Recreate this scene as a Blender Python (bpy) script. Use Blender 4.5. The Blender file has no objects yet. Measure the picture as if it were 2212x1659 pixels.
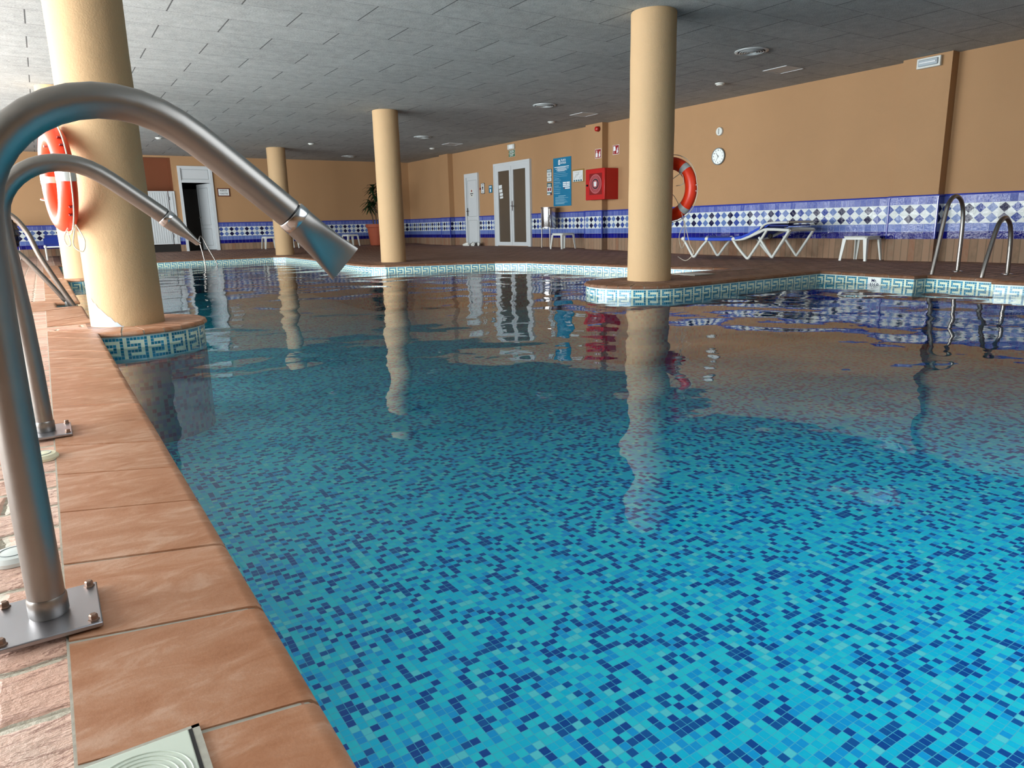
import bpy, bmesh, math, random
from mathutils import Vector, Matrix
random.seed(7)
C = bpy.context.scene.collection
SC = bpy.context.scene
PI = math.pi

# ------------------------------------------------------------------ camera, light, exposure
cam_d = bpy.data.cameras.new('camera'); cam = bpy.data.objects.new('camera', cam_d); C.objects.link(cam)
cam_d.sensor_width = 36.0; cam_d.sensor_fit = 'HORIZONTAL'; cam_d.lens = 36.0*1523.66/2212.0
cam_d.clip_start = 0.02; cam_d.clip_end = 200
CM = ((0.8365952865, -0.5473345693, -0.0230910337), (-0.1389402152, -0.1712189245, -0.9753869471), (0.5299093726, 0.8192123956, -0.2192877280))
cr, cd, cf = (Vector(v) for v in CM)
cam.matrix_world = Matrix(((cr.x, -cd.x, -cf.x, 0), (cr.y, -cd.y, -cf.y, 0), (cr.z, -cd.z, -cf.z, 0.61), (0, 0, 0, 1)))
SC.camera = cam
SC.view_settings.view_transform = 'Standard'; SC.view_settings.look = 'None'
SC.view_settings.gamma = 1.0; SC.view_settings.exposure = 0.0
try: SC.view_settings.use_curve_mapping = False
except Exception: pass
SC.cycles.use_denoising = True
SC.cycles.max_bounces = 10; SC.cycles.diffuse_bounces = 5; SC.cycles.glossy_bounces = 4; SC.cycles.transparent_max_bounces = 8
SC.cycles.sample_clamp_indirect = 6.0

w = bpy.data.worlds.new('sky'); SC.world = w; w.use_nodes = True
w.node_tree.nodes['Background'].inputs['Color'].default_value = (0.75, 0.86, 1.0, 1)
w.node_tree.nodes['Background'].inputs['Strength'].default_value = 1.2

XR, YB, ZC = 10.291, 21.83, 2.669          # right wall, back wall, ceiling
XL, YN = -4.2, -5.0                          # window wall, wall behind the camera
ZW = -0.115                                  # water level
BAYS = [(1.0, 3.7), (4.2, 6.9), (7.4, 10.1), (10.6, 13.3), (13.8, 16.5), (17.0, 19.7)]
LUM = [100, 150, 165, 160, 112, 62]
def daylight(i, y0, y1, watts):
    L = bpy.data.lights.new('daylight', 'AREA'); L.shape = 'RECTANGLE'; L.size = y1-y0-0.1; L.size_y = 2.15
    L.energy = watts*3.35; L.color = (0.90, 0.96, 1.0)
    o = bpy.data.objects.new('daylight', L); C.objects.link(o)
    o.location = (XL-0.16, (y0+y1)/2, 1.25)
    o.rotation_euler = (0, -PI/2, 0)
    o.rotation_euler = (PI/2, 0, -PI/2)
for i, ((a, b), l) in enumerate(zip(BAYS, LUM)): daylight(i, a, b, l)
def bounce(y0, y1, watts):      # sunlit terrace outside throwing light up through the windows
    L = bpy.data.lights.new('terrace_glow', 'AREA'); L.shape = 'RECTANGLE'; L.size = y1-y0-0.1; L.size_y = 0.9
    L.energy = watts; L.color = (1.0, 0.95, 0.88)
    o = bpy.data.objects.new('terrace_glow', L); C.objects.link(o); o.location = (XL-0.55, (y0+y1)/2, 0.45)
    o.rotation_euler = (math.radians(138), 0, -PI/2)
for i, ((a, b), l) in enumerate(zip(BAYS, LUM)): bounce(a, b, l*0.6)
ROOF_FILL = (1.4, 4.6, -3.4, 0.9)                  # added unseen roof opening, its lamp brightens the pool floor
L = bpy.data.lights.new('pool_fill', 'AREA'); L.shape = 'RECTANGLE'; L.size = ROOF_FILL[1]-ROOF_FILL[0]-0.1; L.size_y = ROOF_FILL[3]-ROOF_FILL[2]-0.1
L.energy = 115; L.color = (0.90, 0.96, 1.0); o = bpy.data.objects.new('pool_fill', L); C.objects.link(o)
o.location = ((ROOF_FILL[0]+ROOF_FILL[1])/2, (ROOF_FILL[2]+ROOF_FILL[3])/2, ZC+0.06)

# ------------------------------------------------------------------ node helpers
class Nt:
    def __init__(s, name, rough=0.5, metal=0.0, spec=0.5):
        s.m = bpy.data.materials.new(name); s.m.use_nodes = True
        s.t = s.m.node_tree; s.bs = s.t.nodes['Principled BSDF']
        s.out = s.t.nodes['Material Output']
        s.bs.inputs['Roughness'].default_value = rough; s.bs.inputs['Metallic'].default_value = metal
        s.bs.inputs['Specular IOR Level'].default_value = spec
    def n(s, typ): return s.t.nodes.new(typ)
    def put(s, inp, v):
        if isinstance(v, X): s.t.links.new(v.s, inp)
        elif isinstance(v, bpy.types.NodeSocket): s.t.links.new(v, inp)
        elif isinstance(v, tuple) and len(v) == 3 and inp.type == 'RGBA': inp.default_value = (*v, 1)
        else: inp.default_value = v
    def math(s, op, a, b=None, c=None):
        n = s.n('ShaderNodeMath'); n.operation = op
        s.put(n.inputs[0], a)
        if b is not None: s.put(n.inputs[1], b)
        if c is not None: s.put(n.inputs[2], c)
        return X(s, n.outputs[0])
    def coord(s, kind='Object'):
        n = s.n('ShaderNodeTexCoord'); sp = s.n('ShaderNodeSeparateXYZ'); s.t.links.new(n.outputs[kind], sp.inputs[0])
        return X(s, sp.outputs[0]), X(s, sp.outputs[1]), X(s, sp.outputs[2])
    def vec(s, x, y, z=0.0):
        n = s.n('ShaderNodeCombineXYZ')
        for i, v in enumerate((x, y, z)): s.put(n.inputs[i], v)
        return n.outputs[0]
    def objvec(s, kind='Object'): return s.n('ShaderNodeTexCoord').outputs[kind]
    def noise(s, vec, scale, detail=3, rough=0.5, dist=0.0):
        n = s.n('ShaderNodeTexNoise'); s.put(n.inputs['Vector'], vec); n.inputs['Scale'].default_value = scale
        n.inputs['Detail'].default_value = detail; n.inputs['Roughness'].default_value = rough; n.inputs['Distortion'].default_value = dist
        return X(s, n.outputs['Fac'])
    def white(s, x, y, z=0.0):
        n = s.n('ShaderNodeTexWhiteNoise'); n.noise_dimensions = '3D'; s.put(n.inputs['Vector'], s.vec(x, y, z))
        return X(s, n.outputs['Value'])
    def mix(s, f, a, b):
        n = s.n('ShaderNodeMix'); n.data_type = 'RGBA'; s.put(n.inputs['Factor'], f)
        s.put(n.inputs['A'], a) if not isinstance(a, tuple) else setattr(n.inputs[6], 'default_value', (*a, 1))
        s.put(n.inputs['B'], b) if not isinstance(b, tuple) else setattr(n.inputs[7], 'default_value', (*b, 1))
        n2 = n
        if not isinstance(a, tuple): s.t.links.new(a, n2.inputs[6])
        if not isinstance(b, tuple): s.t.links.new(b, n2.inputs[7])
        return n2.outputs[2]
    def ramp(s, f, stops):
        n = s.n('ShaderNodeValToRGB'); s.put(n.inputs[0], f); e = n.color_ramp.elements
        while len(e) < len(stops): e.new(0.5)
        for i, (p, c) in enumerate(stops): e[i].position = p; e[i].color = (*c, 1) if isinstance(c, tuple) else (c, c, c, 1)
        return n.outputs[0]
    def bump(s, h, strength=0.3, dist=0.01, normal=None):
        n = s.n('ShaderNodeBump'); s.put(n.inputs['Height'], h); n.inputs['Strength'].default_value = strength
        n.inputs['Distance'].default_value = dist
        if normal is not None: s.t.links.new(normal, n.inputs['Normal'])
        return n.outputs[0]
    def base(s, v): s.put(s.bs.inputs['Base Color'], v); return s
    def nrm(s, v): s.t.links.new(v, s.bs.inputs['Normal']); return s
    def ro(s, v): s.put(s.bs.inputs['Roughness'], v); return s
class X:
    def __init__(s, t, sock): s.T = t; s.s = sock
    def _(s, op, b=None, c=None): return s.T.math(op, s.s, b.s if isinstance(b, X) else b, c)
    def __add__(s, b): return s._('ADD', b)
    def __sub__(s, b): return s._('SUBTRACT', b)
    def __mul__(s, b): return s._('MULTIPLY', b)
    def __truediv__(s, b): return s._('DIVIDE', b)
    def __radd__(s, b): return s + b
    def __rmul__(s, b): return s * b
    def __rsub__(s, b): return s.T.math('SUBTRACT', b, s.s)
    def lt(s, b): return s._('LESS_THAN', b)
    def gt(s, b): return s._('GREATER_THAN', b)
    def floor(s): return s._('FLOOR')
    def fract(s): return s._('FRACT')
    def abs(s): return s._('ABSOLUTE')
    def min(s, b): return s._('MINIMUM', b)
    def max(s, b): return s._('MAXIMUM', b)
    def mod(s, b): return s._('FLOORED_MODULO', b)
    def between(s, a, b): return s.gt(a)*s.lt(b)

def srgb(r, g, b):
    f = lambda c: (c/255/12.92) if c/255 <= 0.04045 else ((c/255+0.055)/1.055)**2.4
    return (f(r), f(g), f(b))
def plain(name, col, rough=0.5, metal=0.0, nz=0.06, scale=30, bump=0.0):
    m = Nt(name, rough, metal); v = m.objvec(); f = m.noise(v, scale, 3)
    lo = tuple(c*(1-nz) for c in col); hi = tuple(min(1, c*(1+nz)) for c in col)
    m.base(m.mix(f, lo, hi))
    if bump: m.nrm(m.bump(f, bump, 0.003))
    return m.m

# ------------------------------------------------------------------ materials
M = {}
def mk_plaster(name, col, bs=0.25):
    m = Nt(name, 0.75, 0, 0.25); v = m.objvec()
    big = m.noise(v, 0.9, 4, 0.6); fine = m.noise(v, 95, 3, 0.6); mid = m.noise(v, 14, 3)
    m.base(m.mix(big, tuple(c*0.90 for c in col), tuple(c*1.06 for c in col)))
    m.nrm(m.bump(fine*0.6+mid*0.7, bs, 0.006)); return m.m
M['wall'] = mk_plaster('wall_plaster', srgb(168, 132, 95))
M['column'] = mk_plaster('column_plaster', srgb(184, 155, 117), 0.5)
M['niche'] = mk_plaster('brown_plaster', srgb(120, 70, 45))

def mk_ceiling():
    m = Nt('wood_wool_panels', 0.9, 0, 0.15); x, y, z = m.coord()
    row = ((y-7.88)/0.54).floor(); off = (row.mod(2.0))*0.565
    u = ((x-1.86+off)/1.13); fu = (u.fract()-0.5).abs(); fv = (((y-7.88)/0.54).fract()-0.5).abs()
    joint = (fu.gt(0.5-0.0055)).max(fv.gt(0.5-0.0045))
    tone = m.white(u.floor(), row, 3.0)
    st = m.noise(m.vec(x*1.0, y*3.0, 0.0), 55, 3, 0.8); st2 = m.noise(m.vec(x, y, 5.0), 7, 5, 0.7)
    dirt = m.noise(m.vec(x, y, 2.0), 0.8, 4, 0.6)
    val = 0.355 + tone*0.04 + (st-0.5)*0.95 + (st2-0.5)*0.30 + (dirt-0.5)*0.10
    val = val*(1.0-joint*0.75)
    n = m.n('ShaderNodeCombineColor'); m.put(n.inputs[0], (val*0.97).s); m.put(n.inputs[1], (val*1.02).s); m.put(n.inputs[2], (val*0.99).s)
    m.base(n.outputs[0]); m.nrm(m.bump(st*0.5+st2*0.4-joint*1.2, 0.55, 0.008)); return m.m
M['ceiling'] = mk_ceiling()

def mk_dado():
    m = Nt('wall_tile_dado', 0.12, 0, 0.15); u, z, _ = m.coord('UV')
    # bands
    plinth = z.lt(0.298); dark = z.between(0.298, 0.397); lite1 = z.between(0.397, 0.502); lite2 = z.between(0.76, 0.9)
    dia = z.between(0.502, 0.76)
    ut = (u/0.1).floor(); uf = ((u/0.1).fract()-0.5).abs()
    g1 = uf.gt(0.484).max((z-0.397).abs().lt(0.0018)).max((z-0.502).abs().lt(0.0018)).max((z-0.76).abs().lt(0.0018))
    rnd = m.white(ut, (z*8.0).floor(), 1.0)
    # diamonds
    P = 0.1415; a = (u/P); col = (a+0.5).floor(); du = ((a+0.5).fract()-0.5).abs()
    zz = (z-0.502)/0.129; dz = (zz.fract()-0.5).abs(); d = du+dz
    isd = d.lt(0.478); edge = (d-0.49).abs().lt(0.012)
    k = (col*-1.0).mod(3.0)
    dcol = m.ramp(k/3.0+0.1, [(0.0, srgb(22, 24, 62)), (0.30, srgb(54, 74, 144)), (0.62, srgb(94, 118, 168))])
    for nd in m.t.nodes:
        if nd.bl_idname == 'ShaderNodeValToRGB': nd.color_ramp.interpolation = 'CONSTANT'
    dcol = m.mix(isd.s, srgb(204, 212, 210), dcol)
    lc = m.mix(rnd.s, srgb(74, 88, 156), srgb(96, 108, 170))
    lc2 = m.mix(rnd.s, srgb(84, 104, 164), srgb(98, 118, 176))
    dk = m.mix(rnd.s, srgb(18, 20, 96), srgb(26, 28, 122))
    bi = (u/0.098).floor(); bf = ((u/0.098).fract()-0.5).abs(); br = m.white(bi, 4.0, 2.0)
    nz = m.noise(m.vec(u, z*0.4, 0.0), 22, 4, 0.6)
    bc = m.ramp(br*0.8+(nz-0.3)*0.5, [(0.0, srgb(116, 98, 80)), (0.3, srgb(144, 116, 94)), (0.6, srgb(138, 118, 98)), (0.95, srgb(134, 96, 74))])
    bj = bf.gt(0.468-0.02); bc = m.mix(bj.s, bc, srgb(112, 96, 78))
    c = m.mix(g1.s, lc, srgb(196, 200, 214)); c = m.mix(lite1.s, c, m.mix(g1.s, lc2, srgb(190, 196, 210)))
    c = m.mix(dark.s, c, m.mix(g1.s, dk, srgb(120, 124, 160))); c = m.mix(dia.s, c, dcol); c = m.mix(plinth.s, c, bc)
    m.base(c)
    m.ro(plinth*0.74+0.06)
    wob = m.noise(m.vec(u, z, 0.0), 60, 3, 0.6); wob2 = m.white(ut, (z*8.0).floor(), 8.0)
    tilt = (u*(wob2-0.5))*0.0
    gj = (g1*(1.0-dia)*(1.0-plinth)).max(bj*plinth).max(edge*dia)
    hh = ((u/0.1).fract()-0.5)*0.1*(wob2-0.5)*0.16 + (m.noise(m.vec(u, z, 1.0), 26, 2))*0.0030 + wob*0.0003
    n1 = m.bump(hh*(1.0-plinth), 1.0, 1.0)
    m.nrm(m.bump(nz*plinth*1.5-gj*0.5, 0.35, 0.006, n1)); return m.m
M['dado'] = mk_dado()
M['blue_trim'] = plain('cobalt_trim_tile', srgb(44, 58, 150), 0.12, 0, 0.15, 12)

def mosaic_color(m, x, y, pitch, seed):
    cx, cy = (x/pitch), (y/pitch); r = m.white(cx.floor(), cy.floor(), seed)
    cl = m.noise(m.vec(cx.floor()*pitch, cy.floor()*pitch, seed), 9, 2)
    v = r + (cl-0.5)*0.55
    c = m.n('ShaderNodeValToRGB'); m.put(c.inputs[0], v); c.color_ramp.interpolation = 'CONSTANT'
    st = [(0.0, srgb(2, 78, 160)), (0.14, srgb(6, 96, 168)), (0.25, srgb(10, 174, 232)), (0.42, srgb(10, 210, 236)), (0.72, srgb(40, 224, 232)), (0.93, srgb(110, 230, 230))]
    e = c.color_ramp.elements
    while len(e) < len(st): e.new(0.5)
    for i, (p, k) in enumerate(st): e[i].position = p; e[i].color = (*k, 1)
    gx = (cx.fract()-0.5).abs(); gy = (cy.fract()-0.5).abs(); g = gx.max(gy).gt(0.462)
    return m.mix(g.s, c.outputs[0], srgb(96, 200, 216))
def mk_poolfloor():
    m = Nt('pool_floor_mosaic', 0.35, 0, 0.3); x, y, z = m.coord()
    wx = x + (m.noise(m.vec(x, y, 0.0), 1.6, 1)-0.5)*0.05; wy = y + (m.noise(m.vec(x, y, 4.0), 1.6, 1)-0.5)*0.05
    m.base(mosaic_color(m, wx, wy, 0.027, 2.0)); return m.m
M['poolfloor'] = mk_poolfloor()
def mk_band():
    m = Nt('greek_key_mosaic_band', 0.2, 0, 0.5); u, z, _ = m.coord('UV')
    p = 0.0205; cu = (u/p); c = cu.floor().mod(7.0); rz = ((z*-1.0-0.044)/p); r = rz.floor()
    eq = lambda a, k: a.between(k-0.5, k+0.5)
    dark = (eq(r, 0)*c.lt(5.5)).max(eq(r, 1)*eq(c, 0)).max(eq(r, 2)*c.lt(3.5)).max(eq(r, 3)*eq(c, 3)).max(eq(r, 4)*c.lt(3.5)).max(eq(r, 5)*eq(c, 0)).max(eq(r, 6)*c.lt(5.5)).max(eq(c, 5)*r.between(-0.5, 6.5))
    rn = m.white(cu.floor(), r, 1.0)
    dc = m.mix(rn.s, srgb(10, 104, 128), srgb(44, 142, 176)); lc = m.mix(rn.s, srgb(214, 226, 196), srgb(222, 232, 206))
    inside = r.between(-0.5, 6.5)
    lc = m.mix(inside.s, srgb(206, 226, 224), lc)
    g = ((cu.fract()-0.5).abs()).max((rz.fract()-0.5).abs()).gt(0.45)
    col = m.mix(dark.s, lc, dc); col = m.mix((g*inside).s, col, srgb(206, 224, 218))
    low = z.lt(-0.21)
    col = m.mix(low.s, col, m.mix(0.62, mosaic_color(m, u, z, 0.027, 5.0), srgb(4, 48, 92)))  # refraction shade below the band put in as a navy mix
    m.base(col); return m.m
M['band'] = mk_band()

def mk_paver(name, cols, jc, cc, bs, jw):
    m = Nt(name, 0.62, 0, 0.35); x, y, z = m.coord()
    wx = m.noise(m.vec(x, y, 0.0), 7, 4, 0.6)-0.5; wy = m.noise(m.vec(x, y, 9.0), 7, 4, 0.6)-0.5
    X2 = x + wx*0.035; Y2 = y + wy*0.045
    row = (Y2/0.145).floor(); off = row.mod(2.0)*0.15
    fu = (((X2+off)/0.30).fract()-0.5).abs(); fv = ((Y2/0.145).fract()-0.5).abs(); ui = ((X2+off)/0.30).floor()
    dist = ((0.5-fu)*0.30).min((0.5-fv)*0.145)
    j = dist.lt(jw)
    rn = m.white(ui, row, 2.0); nz = m.noise(m.vec(x, y, 1.0), 24, 6, 0.7); n3 = m.noise(m.vec(x*0.6, y*2.2, 1.0), 9, 5, 0.7); big = m.noise(m.vec(x, y, 5.0), 1.6, 4)
    crack = m.noise(m.vec(x*0.8, y*3.0, 12.0), 6, 5, 0.65, 0.8); ck = ((crack-0.5).abs()).lt(0.014)
    col = m.ramp(rn*0.35+nz*0.4+big*0.35, [(0.2, cols[0]), (0.5, cols[1]), (0.7, cols[2]), (1.0, cols[3])])
    col = m.mix(j.s, col, jc); col = m.mix((ck*0.6).s, col, cc)
    m.base(col); m.ro(nz*0.3+0.45)
    h = (dist.min(0.016))*40.0+nz*0.5+n3*0.8-ck*0.4
    m.nrm(m.bump(h, bs, 0.012)); return m.m
M['paver'] = mk_paver('brown_brick_pavers', (srgb(120, 88, 72), srgb(148, 112, 94), srgb(160, 124, 106), srgb(168, 140, 122)), srgb(50, 40, 34), srgb(80, 58, 46), 0.6, 0.010)
M['stone'] = mk_paver('rustic_pink_stone_pavers', (srgb(176, 132, 110), srgb(196, 154, 132), srgb(206, 170, 150), srgb(204, 190, 176)), srgb(172, 162, 142), srgb(128, 86, 70), 0.9, 0.008)

def mk_coping(name, k):
    m = Nt(name, 0.5, 0, 0.4); x, y, z = m.coord()
    st = m.noise(m.vec(x*1.0, y*2.4, z), 7.0, 7, 0.68, 0.7); fi = m.noise(m.vec(x, y, z), 160, 3, 0.7); bg = m.noise(m.vec(x, y, 3.0), 2.2, 4)
    col = m.ramp(st*0.75+bg*0.3+(fi-0.5)*0.12, [(0.36, srgb(142, 92, 60)), (0.46, srgb(158, 108, 76)), (0.55, srgb(168, 122, 92)), (0.64, srgb(184, 146, 120)), (0.8, srgb(194, 166, 146))])
    col = m.mix((fi*0.35).s, col, srgb(150, 92, 56))
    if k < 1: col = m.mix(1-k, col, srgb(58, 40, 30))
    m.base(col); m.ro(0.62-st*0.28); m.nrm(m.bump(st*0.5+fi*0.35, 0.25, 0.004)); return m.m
M['coping'] = mk_coping('terracotta_coping_tile', 1); M['coping_dark'] = mk_coping('dark_coping_tile', 0.45)  # second copy of the same tile, mixed towards dark brown
M['grout'] = plain('grey_grout', srgb(158, 154, 140), 0.8, 0, 0.25, 60, 0.4)

def mk_water():
    m = Nt('pool_water'); t = m.t; x, y, z = m.coord()
    t.nodes.remove(m.bs)
    a = m.noise(m.vec(x, y, 0.0), 1.5, 1, 0.4, 0.2); b = m.noise(m.vec(x*0.9, y*1.1, 3.0), 4.2, 2, 0.5)
    c2 = m.noise(m.vec(x, y, 7.0), 20, 2, 0.5)
    patch = m.noise(m.vec(x, y, 11.0), 0.35, 1)
    # livelier ripples towards the far left part of the pool
    far = ((y-4.0)/9.0).max(0.0).min(1.0)
    h = a*0.021 + b*0.0024 + c2*0.0006*(far*1.6+0.12)
    bp = m.bump(h, 1.0, 1.0)
    fr = m.n('ShaderNodeFresnel'); fr.inputs['IOR'].default_value = 1.33; t.links.new(bp, fr.inputs['Normal'])
    tr = m.n('ShaderNodeBsdfTransparent'); tr.inputs['Color'].default_value = (0.93, 0.99, 1.0, 1)
    gl = m.n('ShaderNodeBsdfGlossy'); gl.inputs['Roughness'].default_value = 0.012; gl.inputs['Color'].default_value = (1, 1, 1, 1)
    t.links.new(bp, gl.inputs['Normal'])
    mx = m.n('ShaderNodeMixShader'); t.links.new(fr.outputs[0], mx.inputs[0]); t.links.new(tr.outputs[0], mx.inputs[1]); t.links.new(gl.outputs[0], mx.inputs[2])
    t.links.new(mx.outputs[0], m.out.inputs['Surface']); return m.m
M['water'] = mk_water()

def mk_steel(name, rough, col=(0.33, 0.31, 0.285)):
    m = Nt(name, rough, 1.0); v = m.objvec(); s = m.noise(v, 9, 5, 0.7); f = m.noise(v, 220, 2)
    m.base(m.mix(s.s, tuple(c*0.8 for c in col), col)); m.ro(s*0.18+(rough-0.07)); m.nrm(m.bump(f*0.3+s, 0.05, 0.002)); return m.m
M['steel'] = mk_steel('brushed_stainless_steel', 0.35)
M['steel_bright'] = mk_steel('polished_stainless_steel', 0.18, (0.62, 0.62, 0.62))
M['steel_dull'] = mk_steel('worn_steel_plate', 0.34, (0.42, 0.42, 0.45))
M['rust'] = plain('rusty_bolt', srgb(138, 112, 96), 0.45, 0.7, 0.3, 80)
M['white_plastic'] = plain('white_plastic', srgb(206, 210, 204), 0.4, 0, 0.03)
M['white_paint'] = plain('white_door_paint', srgb(196, 202, 204), 0.4, 0, 0.02)
M['grey_line'] = plain('door_groove_grey', srgb(120, 128, 128), 0.6)
M['frosted'] = plain('brown_frosted_glass', srgb(84, 74, 62), 0.28, 0, 0.05, 3)
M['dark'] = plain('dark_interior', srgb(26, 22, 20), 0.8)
M['darkpanel'] = plain('dark_door_panel', srgb(40, 38, 36), 0.6)
M['cream_plastic'] = plain('cream_plastic', srgb(222, 218, 186), 0.45, 0, 0.04)
M['lid'] = plain('white_skimmer_plastic', srgb(190, 198, 182), 0.5, 0, 0.06, 9)
M['orange'] = plain('orange_red_plastic', srgb(236, 58, 22), 0.35, 0, 0.05)
M['silver_tape'] = plain('reflective_tape', srgb(200, 206, 204), 0.4, 0.3, 0.05)
M['rope'] = plain('white_rope', srgb(214, 204, 184), 0.8, 0, 0.2, 200)
M['blue_fabric'] = plain('blue_sling_fabric', srgb(16, 62, 176), 0.7, 0, 0.06, 40)
M['navy_fabric'] = plain('navy_fabric', srgb(14, 34, 112), 0.7)
M['red'] = plain('red_enamel', srgb(176, 22, 22), 0.35)
M['red_sign'] = plain('red_sign_face', srgb(142, 20, 24), 0.5)
M['darkred'] = plain('dark_red_plastic', srgb(120, 18, 20), 0.3)
M['hosepink'] = plain('hose_reel_disc', srgb(168, 84, 88), 0.5, 0, 0.1)
M['black'] = plain('black_plastic', srgb(20, 20, 22), 0.4)
M['bag'] = plain('black_bin_bag', srgb(14, 14, 18), 0.22, 0, 0.2, 14, 0.9)
M['ink'] = plain('black_ink', srgb(30, 32, 40), 0.6)
M['navyink'] = plain('navy_tile_letter', srgb(24, 30, 74), 0.25)
M['white_ink'] = plain('white_print', srgb(228, 234, 236), 0.6)
M['pale_ink'] = plain('pale_blue_print', srgb(140, 182, 200), 0.6)
M['board'] = plain('teal_blue_board', srgb(12, 112, 150), 0.45)
M['teal'] = plain('teal_notice', srgb(28, 92, 104), 0.5)
M['paper'] = plain('notice_paper', srgb(214, 220, 220), 0.6)
M['gold'] = plain('gold_frame', srgb(158, 128, 70), 0.4, 0.3)
M['wood_frame'] = plain('dark_red_wood_frame', srgb(88, 36, 24), 0.45)
M['green'] = plain('green_exit_panel', srgb(20, 96, 62), 0.45)
M['terracotta'] = plain('terracotta_pot', srgb(150, 72, 46), 0.7, 0, 0.12, 8)
M['soil'] = plain('potting_soil', srgb(48, 36, 28), 0.9)
M['leaf'] = plain('dark_green_leaf', srgb(30, 52, 26), 0.45, 0, 0.3, 6)
M['bark'] = plain('plant_cane', srgb(84, 66, 46), 0.8, 0, 0.2)
M['clockface'] = plain('clock_dial_white', srgb(230, 236, 232), 0.45)
M['ventgrey'] = plain('aluminium_diffuser', srgb(190, 198, 198), 0.4, 0.2)
M['panelgrey'] = plain('light_panel_diffuser', srgb(158, 170, 176), 0.4)
M['whitewash'] = plain('white_patch_paint', srgb(176, 190, 204), 0.6)
M['shoe'] = plain('white_shoe_leather', srgb(218, 220, 214), 0.6)

# ------------------------------------------------------------------ mesh helpers
class MB:
    def __init__(s): s.v = []; s.f = []; s.uv = {}
    def add(s, vs, fs):
        o = len(s.v); s.v += [Vector(v) for v in vs]; s.f += [[i+o for i in f] for f in fs]; return s
    def box(s, x0, x1, y0, y1, z0, z1):
        return s.add([(x, y, z) for x in (x0, x1) for y in (y0, y1) for z in (z0, z1)],
                     [(0, 1, 3, 2), (4, 6, 7, 5), (0, 4, 5, 1), (2, 3, 7, 6), (0, 2, 6, 4), (1, 5, 7, 3)])
    def tube(s, pts, r, seg=12, cap=True, closed=False):
        P = [Vector(p) for p in pts]; n = len(P); R = r if isinstance(r, (list, tuple)) else [r]*n
        T = []
        for i in range(n):
            a = P[(i-1) % n] if (closed or i > 0) else P[i]; b = P[(i+1) % n] if (closed or i < n-1) else P[i]
            T.append((b-a).normalized())
        up = Vector((0, 0, 1)) if abs(T[0].z) < 0.9 else Vector((0, 1, 0))
        N = (up - T[0]*up.dot(T[0])).normalized(); rings = []
        for i in range(n):
            N = (N - T[i]*N.dot(T[i])).normalized(); B = T[i].cross(N)
            rings.append([P[i]+(N*math.cos(2*PI*k/seg)+B*math.sin(2*PI*k/seg))*R[i] for k in range(seg)])
        vs = [v for rg in rings for v in rg]; fs = []
        m = n if closed else n-1
        for i in range(m):
            j = (i+1) % n
            for k in range(seg): l = (k+1) % seg; fs.append((i*seg+k, i*seg+l, j*seg+l, j*seg+k))
        if cap and not closed: fs += [tuple(range(seg-1, -1, -1)), tuple((n-1)*seg+k for k in range(seg))]
        return s.add(vs, fs)
    def lathe(s, prof, c=(0, 0, 0), axis=(0, 0, 1), seg=24, cap=True):
        c = Vector(c); A = Vector(axis).normalized(); q = A.to_track_quat('Z', 'Y'); vs = []; fs = []; n = len(prof)
        for r, z in prof:
            for k in range(seg): vs.append(c + q @ Vector((r*math.cos(2*PI*k/seg), r*math.sin(2*PI*k/seg), z)))
        for i in range(n-1):
            for k in range(seg): l = (k+1) % seg; fs.append((i*seg+k, i*seg+l, (i+1)*seg+l, (i+1)*seg+k))
        if cap and prof[0][0] > 1e-6: fs.append(tuple(range(seg-1, -1, -1)))
        if cap and prof[-1][0] > 1e-6: fs.append(tuple((n-1)*seg+k for k in range(seg)))
        return s.add(vs, fs)
    def loft(s, rings, cap=True):
        seg = len(rings[0]); vs = [v for r in rings for v in r]; fs = []
        for i in range(len(rings)-1):
            for k in range(seg): l = (k+1) % seg; fs.append((i*seg+k, i*seg+l, (i+1)*seg+l, (i+1)*seg+k))
        if cap: fs += [tuple(range(seg-1, -1, -1)), tuple((len(rings)-1)*seg+k for k in range(seg))]
        return s.add(vs, fs)
    def prism(s, poly, h0, h1, M3=None):   # polygon in local xy, extruded along local z, mapped by matrix
        n = len(poly); vs = [Vector((p[0], p[1], h0)) for p in poly]+[Vector((p[0], p[1], h1)) for p in poly]
        if M3 is not None: vs = [M3 @ v for v in vs]
        fs = [tuple(range(n-1, -1, -1)), tuple(range(n, 2*n))]+[(i, (i+1) % n, n+(i+1) % n, n+i) for i in range(n)]
        return s.add(vs, fs)
    def ell(s, c, r, seg=16, rg=10):
        c = Vector(c); vs = []; fs = []
        for i in range(rg+1):
            t = PI*i/rg
            for k in range(seg): vs.append(c+Vector((r[0]*math.sin(t)*math.cos(2*PI*k/seg), r[1]*math.sin(t)*math.sin(2*PI*k/seg), r[2]*math.cos(t))))
        for i in range(rg):
            for k in range(seg): l = (k+1) % seg; fs.append((i*seg+k, (i+1)*seg+k, (i+1)*seg+l, i*seg+l))
        return s.add(vs, fs)
def mesh_from(mb, name, mat, inv=None, smooth=True, bevel=0):
    me = bpy.data.meshes.new(name); vs = [(inv @ v) for v in mb.v] if inv is not None else mb.v
    me.from_pydata([tuple(v) for v in vs], [], mb.f)
    bm = bmesh.new(); bm.from_mesh(me)
    bmesh.ops.remove_doubles(bm, verts=bm.verts, dist=1e-6); bmesh.ops.recalc_face_normals(bm, faces=bm.faces)
    bm.to_mesh(me); bm.free()
    me.materials.append(M[mat])
    if smooth:
        me.polygons.foreach_set('use_smooth', [True]*len(me.polygons))
        try: me.set_sharp_from_angle(angle=math.radians(38))
        except Exception: pass
    return me
def world_of(o):
    m = Matrix.Identity(4)
    while o is not None: m = Matrix.LocRotScale(o.location, o.rotation_euler, o.scale) @ m; o = o.parent
    return m
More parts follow.
